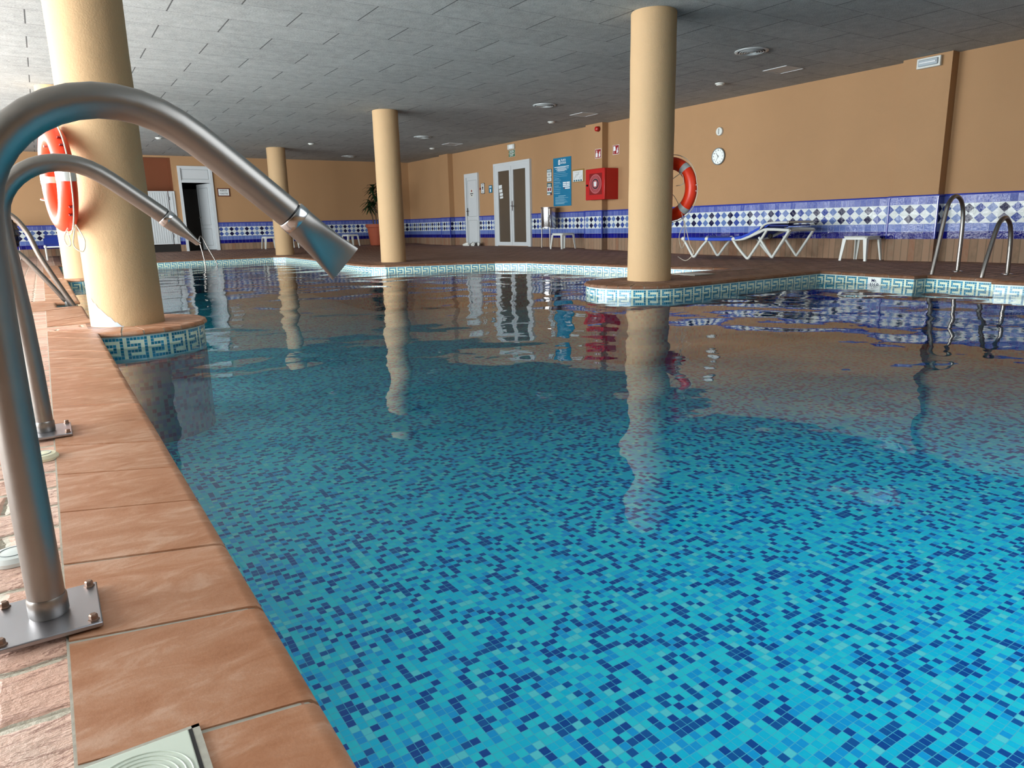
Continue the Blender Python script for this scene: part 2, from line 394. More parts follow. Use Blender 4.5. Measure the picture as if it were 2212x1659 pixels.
def obj(name, mb, mat, parent=None, bevel=0, smooth=True, local=False):
    inv = world_of(parent).inverted() if (parent is not None and not local) else None
    me = mesh_from(mb, name, mat, inv, smooth)
    o = bpy.data.objects.new(name, me); C.objects.link(o); o.parent = parent
    if bevel:
        b = o.modifiers.new('bevel', 'BEVEL'); b.width = bevel; b.segments = 2; b.limit_method = 'ANGLE'
    return o
def thing(name, label, cat, loc, rz=0, group=None):
    o = bpy.data.objects.new(name, None); C.objects.link(o); o.location = loc; o.rotation_euler = (0, 0, rz); o.empty_display_size = 0.1
    o['label'] = label; o['category'] = cat
    if group: o['group'] = group
    return o
def tag(o, label, cat, group=None, kind=None):
    o['label'] = label; o['category'] = cat
    if group: o['group'] = group
    if kind: o['kind'] = kind
    return o
def struct(name, mb, mat, parent=None, bevel=0, smooth=True):
    o = obj(name, mb, mat, parent, bevel, smooth)
    if parent is None: o['kind'] = 'structure'
    return o
def dup(root, loc, rz, label):
    r = root.copy(); C.objects.link(r); r.location = loc; r.rotation_euler = (0, 0, rz); r['label'] = label
    for ch in list(root.children):
        c = ch.copy(); C.objects.link(c); c.parent = r
        for g in ch.children: d = g.copy(); C.objects.link(d); d.parent = c
    return r
RW = lambda x, y, z: Matrix(((0, 0, -1, x), (-1, 0, 0, y), (0, 1, 0, z), (0, 0, 0, 1)))   # faces -X (right wall)
BW = lambda x, y, z: Matrix(((1, 0, 0, x), (0, 0, -1, y), (0, 1, 0, z), (0, 0, 0, 1)))    # faces -Y (back wall)
def text(name, s, size, mat, mw, parent, depth=0.0008, align='CENTER', squeeze=1.0, serif=False):
    cu = bpy.data.curves.new(name, 'FONT'); cu.body = s; cu.size = size; cu.extrude = depth; cu.align_x = align; cu.align_y = 'CENTER'
    cu.resolution_u = 3; cu.offset = size*(0.006 if mat == 'navyink' else 0.012)
    t = bpy.data.objects.new(name, cu); C.objects.link(t)
    dg = bpy.context.evaluated_depsgraph_get(); me = bpy.data.meshes.new_from_object(t.evaluated_get(dg))
    bpy.data.objects.remove(t); me.materials.clear(); me.materials.append(M[mat])
    me.transform(world_of(parent).inverted() @ mw @ Matrix.Diagonal((squeeze, 1, 1, 1)))
    o = bpy.data.objects.new(name, me); C.objects.link(o); o.parent = parent; return o
def sstep(t): t = max(0, min(1, t)); return t*t*(3-2*t)
def fz(x, y):
    return max(0.085*sstep((y-9)/5)*sstep((x-7.6)/2.2), 0.12*sstep((y-18.9)/2.6))

# ------------------------------------------------------------------ pool outline (edge of the coping)
def arc(cx, cy, r, a0, a1, n):
    return [(cx+r*math.cos(math.radians(a0+(a1-a0)*i/n)), cy+r*math.sin(math.radians(a0+(a1-a0)*i/n))) for i in range(n+1)]
LX = 0.225
poly = [(LX, -3.5)]
poly += arc(0.42, 5.68, 0.53, -111.6, 111.6, 16)
poly += [(LX, 7.38), (0.03, 7.38), (0.03, 7.95), (LX, 7.95)]
poly += arc(0.42, 12.46, 0.53, -111.6, 111.6, 12)
poly += [(LX, 17.9), (3.2, 18.15), (4.75, 18.12), (4.98, 17.9), (4.9, 15.9), (4.72, 13.3), (4.62, 12.2), (4.66, 11.62), (4.82, 11.33), (5.2, 11.17), (6.0, 10.92), (6.6, 10.66),
         (6.95, 10.2), (7.04, 9.3), (7.12, 8.0), (7.27, 7.1), (7.44, 6.5), (7.47, 6.19)]
poly += arc(5.24, 5.57, 0.58, 90, 270, 14)
poly += [(7.66, 5.07), (7.53, 3.9), (7.74, 3.88), (7.60, 3.12), (7.40, 3.12), (7.3, -3.5)]
def clean(p):
    o = []
    for q in p:
        if not o or math.hypot(q[0]-o[-1][0], q[1]-o[-1][1]) > 1e-4: o.append(q)
    return o
poly = clean(poly)
def normals(p):   # outward (away from the water) miter offsets; the list runs clockwise with the water on the right
    n = len(p); out = []
    for i in range(n):
        a = Vector(p[i-1]); b = Vector(p[i]); c = Vector(p[(i+1) % n])
        d1 = (b-a).normalized(); d2 = (c-b).normalized()
        n1 = Vector((-d1.y, d1.x)); n2 = Vector((-d2.y, d2.x)); m = n1+n2
        if m.length < 1e-3: m = n1
        m.normalize(); k = 1/max(0.45, m.dot(n1)); out.append(m*k)
    return out
nrm = normals(poly)
def offs(p, nn, d): return [(a[0]+b.x*d, a[1]+b.y*d) for a, b in zip(p, nn)]
wallp = offs(poly, nrm, 0.018)

# deck floor with the pool cut out
def deck():
    me = bpy.data.meshes.new('floor'); bm = bmesh.new()
    inn = [bm.verts.new((x, y, 0)) for x, y in wallp]; ei = [bm.edges.new((inn[i], inn[(i+1) % len(inn)])) for i in range(len(inn))]
    out = [bm.verts.new(v) for v in ((XL, YN, 0), (XR+0.3, YN, 0), (XR+0.3, YB+1.6, 0), (XL, YB+1.6, 0))]; eo = [bm.edges.new((out[i], out[(i+1) % 4])) for i in range(4)]
    bmesh.ops.triangle_fill(bm, edges=ei+eo, use_beauty=True)
    for k in range(1, 40):
        y = 8.5+k*0.35
        if y < YB+1.5: bmesh.ops.bisect_plane(bm, geom=bm.verts[:]+bm.edges[:]+bm.faces[:], plane_co=(0, y, 0), plane_no=(0, 1, 0))
    for k in range(0, 9):
        bmesh.ops.bisect_plane(bm, geom=bm.verts[:]+bm.edges[:]+bm.faces[:], plane_co=(7.6+k*0.3, 0, 0), plane_no=(1, 0, 0))
    bmesh.ops.bisect_plane(bm, geom=bm.verts[:]+bm.edges[:]+bm.faces[:], plane_co=(0.18, 0, 0), plane_no=(1, 0, 0))
    for v in bm.verts: v.co.z = fz(v.co.x, v.co.y)-0.004
    for f in bm.faces:
        if f.normal.z < 0: f.normal_flip()
        f.smooth = True; f.material_index = 1 if f.calc_center_median().x < 0.18 else 0
    bm.to_mesh(me); bm.free(); me.materials.append(M['paver']); me.materials.append(M['stone'])
    o = bpy.data.objects.new('floor', me); C.objects.link(o); o['kind'] = 'structure'
deck()
# sub floor below the deck (seen in gaps) and pool shell
def uvband(name, path, z0, z1, mat, closed=True, flip=False, u0=0.0, parent=None):
    me = bpy.data.meshes.new(name); vs = []; fs = []; us = []; u = u0; n = len(path)
    seq = list(range(n))+([0] if closed else [])
    for k in range(len(seq)-1):
        a = path[seq[k]]; b = path[seq[k+1]]; L = math.hypot(b[0]-a[0], b[1]-a[1]); o = len(vs)
        vs += [(a[0], a[1], z0), (b[0], b[1], z0), (b[0], b[1], z1), (a[0], a[1], z1)]
        fs.append((o, o+1, o+2, o+3)); us += [(u, z0), (u+L, z0), (u+L, z1), (u, z1)]; u += L
    me.from_pydata(vs, [], fs); uv = me.uv_layers.new(name='UVMap')
    for i, l in enumerate(us): uv.data[i].uv = l
    me.materials.append(M[mat]); o = bpy.data.objects.new(name, me); C.objects.link(o); o.parent = parent
    return o
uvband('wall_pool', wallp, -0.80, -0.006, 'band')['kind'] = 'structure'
def flat(name, path, z, mat):
    me = bpy.data.meshes.new(name); bm = bmesh.new(); vs = [bm.verts.new((x, y, z)) for x, y in path]
    es = [bm.edges.new((vs[i], vs[(i+1) % len(vs)])) for i in range(len(vs))]
    bmesh.ops.triangle_fill(bm, edges=es, use_beauty=True)
    for f in bm.faces:
        if f.normal.z < 0: f.normal_flip()
    bm.to_mesh(me); bm.free(); me.materials.append(M[mat]); o = bpy.data.objects.new(name, me); C.objects.link(o); return o
pf = flat('floor_pool', wallp, -0.79, 'poolfloor'); pf['kind'] = 'structure'
wt = flat('pool_water', offs(poly, nrm, 0.0185), ZW, 'water')
tag(wt, 'clear blue rippling water filling the tiled indoor pool', 'water', kind='stuff')

# coping tiles
def coping(path, nn, idx0, idx1, pitch, name, mat='coping'):
    tiles = MB(); gr = MB()
    prof = [(0.0, -0.032), (-0.004, -0.022), (0.0, -0.010), (0.008, -0.002), (0.022, 0.0), (0.275, 0.0), (0.275, -0.02)]
    gprof = [(0.004, -0.030), (0.001, -0.022), (0.004, -0.012), (0.012, -0.006), (0.024, -0.0035), (0.279, -0.0025), (0.279, -0.02)]
    def sect(p, m, pr, dz): return [Vector((p[0]+m.x*d, p[1]+m.y*d, z+dz)) for d, z in pr]
    for i in range(idx0, idx1):
        a = Vector(path[i % len(path)]); b = Vector(path[(i+1) % len(path)]); ma = nn[i % len(path)]; mb_ = nn[(i+1) % len(path)]
        L = (b-a).length; k = max(1, round(L/pitch)); 
        gr.loft([sect(a, ma, gprof, 0), sect(b, mb_, gprof, 0)])
        for j in range(k):
            g = 0.0045/L; t0 = j/k+g; t1 = (j+1)/k-g
            dz = random.uniform(-0.0012, 0.0010)
            nseg = 1
            tiles.loft([sect(a.lerp(b, t0), ma.lerp(mb_, t0), prof, dz), sect(a.lerp(b, t1), ma.lerp(mb_, t1), prof, dz)])
    obj_t = struct(name, tiles, mat); g = obj('grout', gr, 'grout', obj_t); return obj_t
# resample: split the straight left edge so that joints fall where the photograph has them
straight_far = len(poly)
kc = min(range(len(poly)), key=lambda i: math.hypot(poly[i][0]-LX, poly[i][1]-17.9))
coping(poly, nrm, 0, kc, 0.2865, 'trim_1'); coping(poly, nrm, kc, len(poly), 0.2865, 'trim_9', 'coping_dark')

# ------------------------------------------------------------------ walls
def wallsheet(name, pts, z0, z1, mat='wall', t=0.1):
    return uvband(name, pts, z0, z1, mat, closed=False)
RP = [(XR, YN), (XR, 5.046), (10.13, 5.046), (10.13, 5.685), (XR, 5.685), (XR, 11.957), (10.13, 11.957), (10.13, 12.506), (XR, 12.506), (XR, 18.80), (10.13, 18.80), (10.13, 19.33), (XR, 19.33), (XR, YB)]
uvband('wall_right', RP, -0.02, ZC, 'wall', closed=False)['kind'] = 'structure'
bk = MB(); T = 0.12
bk.box(4.25, XR+.1, YB, YB+T, -0.02, ZC); bk.box(3.38, 4.25, YB, YB+T, 2.41, ZC); bk.box(3.24, 3.38, YB, YB+T, -0.02, ZC)
bk.box(1.2, 3.24, YB, YB+T, 2.62, ZC); bk.box(XL-.1, 1.2, YB, YB+T, -0.02, ZC)
struct('wall_back', bk, 'wall', smooth=False)
nb = MB(); nb.box(XL-.2, XR+.1, YN-0.1, YN, -0.02, ZC); struct('wall_front', nb, 'wall', smooth=False)
cl = MB(); cl.box(XL-.2, XR+.2, ROOF_FILL[3], YB+2.4, ZC, ZC+0.1); cl.box(XL-.2, XR+.2, YN-.1, ROOF_FILL[2], ZC, ZC+0.1); cl.box(XL-.2, ROOF_FILL[0], ROOF_FILL[2], ROOF_FILL[3], ZC, ZC+0.1); cl.box(ROOF_FILL[1], XR+.2, ROOF_FILL[2], ROOF_FILL[3], ZC, ZC+0.1); struct('ceiling', cl, 'ceiling', smooth=False)
# window wall (left)
lw = MB(); edges = [YN]+[v for b in BAYS for v in b]+[YB+.1]
lw.box(XL-.2, XL, YN, YB, -0.02, 0.12); lw.box(XL-.2, XL, YN, YB, 2.4, ZC)
for i in range(0, len(edges), 2): lw.box(XL-.2, XL, edges[i], edges[i+1], 0.12, 2.4)
struct('wall_left', lw, 'wall', smooth=False)
for i, (a, b) in enumerate(BAYS):
    fr = MB()
    for y in (a, (a+b)/2-0.03, b-0.06): fr.box(XL-.10, XL-.04, y, y+0.06, 0.12, 2.4)
    for z in (0.12, 2.34): fr.box(XL-.10, XL-.04, a, b, z, z+0.06)
    struct('window_%d' % (i+1), fr, 'white_paint', smooth=False)
# niche behind the shutters, room behind the open door
ni = MB(); ni.box(1.1, 3.34, YB+0.7, YB+0.8, 0, ZC); ni.box(1.1, 1.2, YB+T, YB+0.8, 0, ZC); ni.box(3.24, 3.34, YB+T, YB+0.8, 0, ZC)
struct('wall_niche', ni, 'niche', smooth=False)
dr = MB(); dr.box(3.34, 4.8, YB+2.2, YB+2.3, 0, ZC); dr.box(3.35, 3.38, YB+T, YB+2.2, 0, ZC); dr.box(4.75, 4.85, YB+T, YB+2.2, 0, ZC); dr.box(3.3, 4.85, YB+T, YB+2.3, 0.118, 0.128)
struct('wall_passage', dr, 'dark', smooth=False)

# tiled dado
def outset(pts, d):
    o = []
    for i, p in enumerate(pts):
        a = Vector(pts[i-1]) if i else None; b = Vector(p); c = Vector(pts[i+1]) if i < len(pts)-1 else None
        n1 = None if a is None else Vector((-(b-a).y, (b-a).x)).normalized(); n2 = None if c is None else Vector((-(c-b).y, (c-b).x)).normalized()
        if n1 is None: m = n2
        elif n2 is None: m = n1
        else: m = (n1+n2).normalized(); m = m/max(0.3, m.dot(n1))
        o.append((b.x+m.x*d, b.y+m.y*d))
    return o
DZ = [RP[:9]+[(XR, 14.80)], [(XR, 16.49), (XR, 17.34)], [(XR, 18.08), (XR, 18.80), (10.13, 18.80), (10.13, 19.33), (XR, 19.33), (XR, YB), (4.262, YB)], [(3.37, YB), (3.24, YB)], [(1.2, YB), (XL, YB)]]
k = 0
for path in DZ:
    p2 = outset(path, 0.012); k += 1
    d = uvband('baseboard_%s' % ['right', 'doors', 'corner', 'jamb', 'back'][k-1], p2, -0.02, 0.872, 'dado', closed=False, u0=0.05); d['kind'] = 'structure'
    # cap trim
    cp = MB(); p3 = outset(path, 0.030); p1 = outset(path, 0.0)
    for i in range(len(path)-1):
        a, b, c_, e = p1[i], p1[i+1], p3[i+1], p3[i]; m1 = outset(path, 0.026)
        cp.loft([[Vector((p1[j][0], p1[j][1], 0.856)), Vector((p3[j][0], p3[j][1], 0.860)), Vector((p3[j][0], p3[j][1], 0.874)), Vector((m1[j][0], m1[j][1], 0.884)), Vector((p1[j][0], p1[j][1], 0.888))] for j in (i, i+1)])
    o = obj('cap_tile', cp, 'blue_trim', d)
for j, (y0, y1) in enumerate(((5.046, 5.685), (11.957, 12.506), (18.8, 19.33))):
    q = MB()
    for y in (y0, y1):
        s_ = -0.012 if y == y0 else 0.012
        q.box(10.13-0.020, 10.13+0.012, y+s_-0.012, y+s_+0.012, 0.298, 0.872)
    struct('trim_%d' % (j+2), q, 'blue_trim', bevel=0.006)

# ------------------------------------------------------------------ columns
def column(cx, cy, label, patch=False):
    t = thing('column', label, 'column', (cx, cy, 0))
    z0 = fz(cx, cy)
    m = MB(); n = 40; r = 0.23; prof = [(r+0.003, z0-0.01)]+[(r+0.0015*math.sin(i*2.1), z0+(ZC-z0)*i/12) for i in range(1, 12)]+[(r, ZC-0.012), (r-0.004, ZC)]
    m.lathe(prof, (cx, cy, 0), seg=64); obj('shaft', m, 'column', t)
    if patch:   # bare white patch at the foot of the nearest column
        p = MB(); vs = []; fs = []; N = 22
        for i in range(N+1):
            a = math.radians(190+68*i/N); tt = i/N
            h = 0.19*max(0, 1-max(0, tt-0.22)/0.74)+0.004*math.sin(i*1.7)+0.003*math.sin(i*4.1); h = max(0.004, h)
            rr = r+0.0045
            vs += [(cx+rr*math.cos(a), cy+rr*math.sin(a), 0.0), (cx+rr*math.cos(a), cy+rr*math.sin(a), h)]
        for i in range(N): fs.append((2*i, 2*i+2, 2*i+3, 2*i+1))
        p.add(vs, fs); w_ = obj('paint_patch', p, 'whitewash', t); w_['label'] = 'bare white patch without cream paint'
    return t
column(0.438, 5.679, 'thick cream plastered round column on the left coping, nearest to the metal spouts', True)
column(5.482, 5.679, 'cream plastered round column on the rounded end of the tiled peninsula')
column(0.438, 12.463, 'cream column half hidden behind the nearest left column')
column(5.482, 12.463, 'slim cream column at the pool bend, left of the glass double door')
column(5.30, 19.0, 'farthest and smallest cream column, in front of the back wall')

# ------------------------------------------------------------------ water spouts
def spout(y, label, rot_tip, dx=0.0, dz=0.0, group='swan-neck water spouts'):
    t = thing('water_spout', label, 'water spout', (-0.073, y, 0), 0, group)
    bx, r = -0.073, 0.0262
    top = 0.8125+dz; cz = top-0.178
    P = [(bx, y, 0.02), (bx, y, 0.2), (bx, y, 0.4)]
    cx_ = bx+0.18+dx
    P += [(bx+dx*0.5, y, cz-0.10)]
    for i in range(0, 15):
        a = math.radians(180-9.6*i); P.append((cx_+0.178*math.cos(a), y, cz+0.178*math.sin(a)))
    e = Vector((0.372+dx, y, 0.640+dz*1.5)); s0 = Vector(P[-1])
    for i in range(1, 6): P.append(tuple(s0.lerp(e, i/5)))
    P2 = [Vector(p) for p in P]
    for _ in range(3):
        P2 = [P2[0]]+[(P2[i-1]+P2[i]*2+P2[i+1])/4 for i in range(1, len(P2)-1)]+[P2[-1]]
    obj('pipe', MB().tube(P2, r, 28), 'steel', t)
    d = (P2[-1]-P2[-3]).normalized(); d = (Vector((0.457+dx, y, 0.558+dz*1.5))-e).normalized()
    Yv = Vector((0, 1, 0)); nn = d.cross(Yv).normalized()
    W_, T_ = (nn, Yv) if rot_tip else (Yv, nn)
    def ring(c, a, b, p=2.0, seg=32):
        o = []
        for k in range(seg):
            th = 2*PI*k/seg; co, si = math.cos(th), math.sin(th)
            o.append(c+W_*(a*math.copysign(abs(co)**(2/p), co))+T_*(b*math.copysign(abs(si)**(2/p), si)))
        return o
    g = MB(); g.loft([ring(e-d*0.003, 0.0235, 0.0235), ring(e+d*0.004, 0.0235, 0.0235)]); obj('gap_ring', g, 'black', t)
    c = MB(); c.loft([ring(e+d*0.003, 0.0262, 0.0262), ring(e+d*0.005, 0.0278, 0.0278), ring(e+d*0.018, 0.0285, 0.0285), ring(e+d*0.021, 0.028, 0.028)]); obj('collar', c, 'steel_bright', t)
    nz = MB(); L = 0.113; R_ = []
    for i in range(11):
        f = i/10; w_ = 0.028+0.011*f*f; h_ = 0.0275*(1-sstep(f))+0.0075*sstep(f); R_.append(ring(e+d*(0.020+L*f), w_, h_, 2+1.2*f))
    for f, s in ((1.0, 0.93), (0.93, 0.90)): R_.append(ring(e+d*(0.020+L*f), 0.039*s, 0.0075*0.72, 3.2))
    nz.loft(R_, cap=False)
    fc = ring(e+d*(0.020+L*0.80), 0.033, 0.005, 3.0); nz.add(fc, [tuple(range(len(fc)))])
    obj('nozzle', nz, 'steel', t)
    fl = MB(); fl.lathe([(0.0262, 0.0), (0.0285, 0.004), (0.0285, 0.030), (0.0268, 0.034)], (bx, y, 0.012), seg=28); obj('foot_sleeve', fl, 'steel', t)
    pl = MB(); pl.box(bx-0.074, bx+0.071, y-0.080, y+0.080, 0.004, 0.0125); obj('base_plate', pl, 'steel_dull', t, bevel=0.002)
    for sx in (-0.062, 0.059):
        for sy in (-0.066, 0.066):
            b = MB(); b.lathe([(0.0085, 0), (0.0085, 0.002), (0.0065, 0.003), (0.0065, 0.009), (0.005, 0.011)], (bx+sx, y+sy, 0.0122), seg=6); obj('bolt', b, 'rust', t, smooth=False)
    return t
spout(1.287, 'nearest large stainless swan-neck water spout with fishtail nozzle over the pool', True)
spout(2.60, 'smaller-looking stainless swan-neck spout behind the nearest one', False, -0.028, 0.018)

# skimmer lid in the near coping and a square hatch on the peninsula
t = thing('skimmer_lid', 'white square skimmer lid with ring grooves in the nearest coping tile', 'skimmer lid', (0.01, 0.79, 0.0))
m = MB(); a0, a1, b0, b1 = -0.060, 0.082, 0.72, 0.878
for q in ((a0, a1, b1-0.006, b1), (a0, a1, b0, b0+0.006), (a0, a0+0.005, b0, b1), (a1-0.009, a1, b0, b1)): m.box(q[0], q[1], q[2], q[3], 0.0, 0.0028)
obj('frame', m, 'grout', t)
m = MB(); m.box(a0+0.006, a1-0.013, b0+0.006, b1-0.006, 0.0, 0.0042); obj('lid', m, 'lid', t, bevel=0.0015)
m = MB(); m.box(a1-0.0132, a1-0.0088, b0+0.006, b1-0.006, 0.0005, 0.0032); obj('gap', m, 'black', t)
m = MB(); cx_, cy_ = (a0+a1)/2-0.006, (b0+b1)/2
for r_ in (0.030, 0.037, 0.044, 0.051, 0.058): m.tube([(cx_+r_*math.cos(2*PI*k/48), cy_+r_*math.sin(2*PI*k/48), 0.0042) for k in range(48)], 0.0012, 6, closed=True)
obj('groove_rings', m, 'lid', t)
t = thing('deck_hatch', 'white square hatch cover in the peninsula deck behind the column', 'hatch', (6.38, 5.85, 0.0))
m = MB(); m.box(6.22, 6.52, 5.70, 6.02, -0.001, 0.008); obj('cover', m, 'white_plastic', t, bevel=0.003)
m = MB(); m.box(6.20, 6.54, 5.68, 6.04, -0.002, 0.005); obj('rim', m, 'grout', t)
for i, (x, y, la) in enumerate(((-0.085, 2.325, 'cream round floor cap between the two spout bases'), (-0.130, 1.600, 'white round floor cap just behind the nearest spout base'))):
    t = thing('floor_cap', la, 'floor cap', (x, y, 0), 0, 'round floor caps')
    m = MB(); m.lathe([(0.043, -0.003), (0.043, 0.004), (0.036, 0.012), (0.015, 0.0145), (0.0, 0.015)], (x, y, 0), seg=28); obj('cap', m, 'cream_plastic' if i == 0 else 'white_plastic', t)
    m = MB(); m.tube([(x+0.024*math.cos(2*PI*k/24), y+0.024*math.sin(2*PI*k/24), 0.0135) for k in range(24)], 0.0012, 5, closed=True); obj('seam', m, 'grey_line', t)

# ------------------------------------------------------------------ pool handrails
def rail(pts, r, label, flange, name='pool_handrail', group=None, mat='steel', wet=None):
    t = thing(name, label, 'handrail', flange, 0, group)
    P = [Vector(p) for p in pts]
    Q = [P[0]]
    for i in range(len(P)-1):
        p0 = P[max(0, i-1)]; p1 = P[i]; p2 = P[i+1]; p3 = P[min(len(P)-1, i+2)]
        for k in range(1, 9):
            s = k/8; Q.append(0.5*((2*p1)+(p2-p0)*s+(2*p0-5*p1+4*p2-p3)*s*s+(3*p1-p0-3*p2+p3)*s**3))
    obj('tube', MB().tube(Q, r, 16), mat, t)
    if wet is None:
        obj('flange', MB().lathe([(0.055, 0), (0.055, 0.004), (0.03, 0.012), (r+0.001, 0.014)], flange, seg=24), 'steel_bright', t)
    return t
GR = 'chrome ladder rails by the depth marker'
rail([(7.80, 3.9, -0.45), (7.845, 3.9, -0.115), (7.87, 3.9, 0.02), (7.93, 3.9, 0.25), (8.01, 3.9, 0.585), (8.07, 3.9, 0.74), (8.20, 3.9, 0.805), (8.34, 3.9, 0.735), (8.405, 3.9, 0.53), (8.408, 3.9, 0.0)], 0.0215,
     'tall curved chrome ladder rail at the right, beside the wall pilaster', (8.408, 3.9, 0))
rail([(7.75, 3.36, -0.45), (7.74, 3.36, -0.115), (7.76, 3.36, 0.06), (7.87, 3.36, 0.33), (7.95, 3.36, 0.49), (8.03, 3.36, 0.556), (8.12, 3.36, 0.565), (8.22, 3.36, 0.49), (8.27, 3.36, 0.32), (8.29, 3.36, 0.0)], 0.0215,
     'lower curved chrome ladder rail at the far right edge of the photo', (8.29, 3.36, 0))
rail([(0.20, 7.46, -0.45), (0.175, 7.46, -0.03), (0.154, 7.46, 0.013), (-0.021, 7.46, 0.419), (-0.096, 7.46, 0.655), (-0.196, 7.46, 0.80), (-0.33, 7.46, 0.84), (-0.46, 7.46, 0.77), (-0.53, 7.46, 0.5), (-0.54, 7.46, 0.0)], 0.0215,
     'upper steel ladder rail behind the spouts on the left deck', (-0.54, 7.46, 0))
rail([(0.16, 7.85, -0.45), (0.125, 7.85, -0.02), (0.097, 7.85, 0.038), (-0.013, 7.85, 0.217), (-0.159, 7.85, 0.434), (-0.236, 7.85, 0.505), (-0.34, 7.85, 0.54), (-0.46, 7.85, 0.48), (-0.53, 7.85, 0.3), (-0.54, 7.85, 0.0)], 0.0215,
     'lower steel ladder rail behind the spouts on the left deck', (-0.54, 7.85, 0))
rail([(3.09, 17.75, -0.4), (3.10, 17.75, -0.12), (3.075, 17.77, 0.15), (3.04, 17.8, 0.42), (3.075, 17.82, 0.53), (3.13, 17.82, 0.47), (3.19, 17.80, 0.30), (3.36, 17.72, -0.12), (3.45, 17.7, -0.4)], 0.014,
     'small distant inverted V grab rail standing in the water at the back', (3.2, 17.8, -0.4), name='grab_rail', wet=True, mat='steel')

# ------------------------------------------------------------------ life rings
def life_ring(c, nvec, label, bands, lugs, rope_loops, hang):
    t = thing('life_ring', label, 'life ring', c)
    c = Vector(c); n = Vector(nvec).normalized(); up = Vector((0, 0, 1)); s = up.cross(n).normalized()
    R_, r = 0.272, 0.066
    P = lambda a, rad=R_, off=0.0: c+(s*math.cos(a)+up*math.sin(a))*rad+n*off
    def torus(a0, a1, rad, rr, seg, ns, ex=1.0, closed=False):
        rings = []
        for i in range(ns+(0 if closed else 1)):
            a = a0+(a1-a0)*i/ns; d = s*math.cos(a)+up*math.sin(a)
            rings.append([c+d*(rad+rr*math.cos(2*PI*k/seg))+n*(rr*ex*math.sin(2*PI*k/seg)) for k in range(seg)])
        m = MB()
        if closed: rings.append(rings[0])
        m.loft(rings, cap=not closed); return m
    obj('float_ring', torus(0, 2*PI, R_, r, 20, 72, 0.85, True), 'orange', t)
    for b in bands:
        a = math.radians(b); obj('reflective_band', torus(a-0.10, a+0.10, R_, r+0.0015, 20, 4, 0.85), 'silver_tape', t)
    for b in lugs:
        for dd in (-0.09, 0.09):
            a = math.radians(b)+dd; m = MB(); q = P(a, R_+r*0.98)
            d = (s*math.cos(a)+up*math.sin(a)); tt = d.cross(n)
            m.prism([(-0.016, -0.012), (0.016, -0.012), (0.010, 0.012), (-0.010, 0.012)], -0.005, 0.005, Matrix.Translation(q) @ Matrix((tuple(tt)+(0,), tuple(d)+(0,), tuple(n)+(0,))).transposed().to_4x4() if False else Matrix.Translation(q) @ Matrix((( n.x, d.x, tt.x, 0), (n.y, d.y, tt.y, 0), (n.z, d.z, tt.z, 0), (0, 0, 0, 1))))
            obj('rope_lug', m, 'darkred', t, smooth=False)
    m = MB()
    pts = []
    for k in range(96):
        a = 2*PI*k/96; sag = 0.012+0.016*abs(math.sin(a*2+0.4)); pts.append(P(a, R_+r+sag, -0.01))
    m.tube(pts, 0.0042, 8, closed=True); rp = obj('grab_rope', m, 'rope', t)
    for L in rope_loops:
        m = MB(); m.tube([Vector(p) for p in L], 0.004, 7); obj('tether', m, 'rope', t)
    m = MB(); m.tube([P(PI/2, R_-r, -0.05), P(PI/2, R_-r-0.004, 0.01)], 0.006, 8); m.tube([c+up*(R_-r-0.004)-n*0.085, c+up*(R_-r-0.004)+n*0.05], 0.007, 8); obj('hook', m, 'steel', t)
    return t
def smooth_path(P, k=8):
    P = [Vector(p) for p in P]; Q = [P[0]]
    for i in range(len(P)-1):
        p0 = P[max(0, i-1)]; p1 = P[i]; p2 = P[i+1]; p3 = P[min(len(P)-1, i+2)]
        for j in range(1, k+1):
            s = j/k; Q.append(0.5*((2*p1)+(p2-p0)*s+(2*p0-5*p1+4*p2-p3)*s*s+(3*p1-p0-3*p2+p3)*s**3))
    return Q
rc = Vector((0.146, 5.64, 0.975)); nv = Vector((-0.988, -0.14, 0)).normalized()
s1 = Vector((0, 0, 1)).cross(nv).normalized()
loops = [smooth_path([rc+Vector((0.06, 0.02, -0.20)), (0.19, 5.45, 0.66), (0.17, 5.42, 0.55), (0.215, 5.41, 0.51), (0.235, 5.42, 0.58), (0.20, 5.45, 0.68)]),
         smooth_path([(0.155, 5.52, 0.66), (0.125, 5.44, 0.60), (0.135, 5.42, 0.55), (0.155, 5.42, 0.56), (0.15, 5.47, 0.64)]),
         [rc+s1*(-0.272)+Vector((math.cos(k*PI/12)*0.0, 0, 0))+Vector((0, 0, -0.12))+(s1*math.cos(k*PI/12)+nv*math.sin(k*PI/12))*0.073+Vector((0, 0, -0.012*math.cos(k*PI/12))) for k in range(25)]]
life_ring(rc, nv, 'orange life ring seen edge-on, hanging on the nearest left column', [0, 178], [-38, 38, 142, 218], loops, None)
rc = Vector((5.482+0.30, 5.70, 0.95)); nv = Vector((0.985, 0.17, 0)).normalized()
loops = [smooth_path([(5.74, 5.90, 1.05), (5.765, 5.78, 0.98), (5.77, 5.60, 0.86), (5.78, 5.48, 0.62), (5.77, 5.45, 0.40), (5.72, 5.44, 0.33), (5.70, 5.46, 0.46), (5.765, 5.44, 0.60)]),
         smooth_path([(5.735, 5.62, 1.05), (5.75, 5.50, 1.10), (5.75, 5.47, 1.0), (5.74, 5.56, 0.98)]),
         smooth_path([(5.77, 5.46, 0.62), (5.775, 5.38, 0.38), (5.775, 5.32, 0.28), (5.75, 5.40, 0.20), (5.73, 5.5, 0.24)])]
life_ring(rc, nv, 'orange life ring with silver bands half hidden behind the peninsula column', [-46, 46, 134, 226], [0, 180], loops, None)

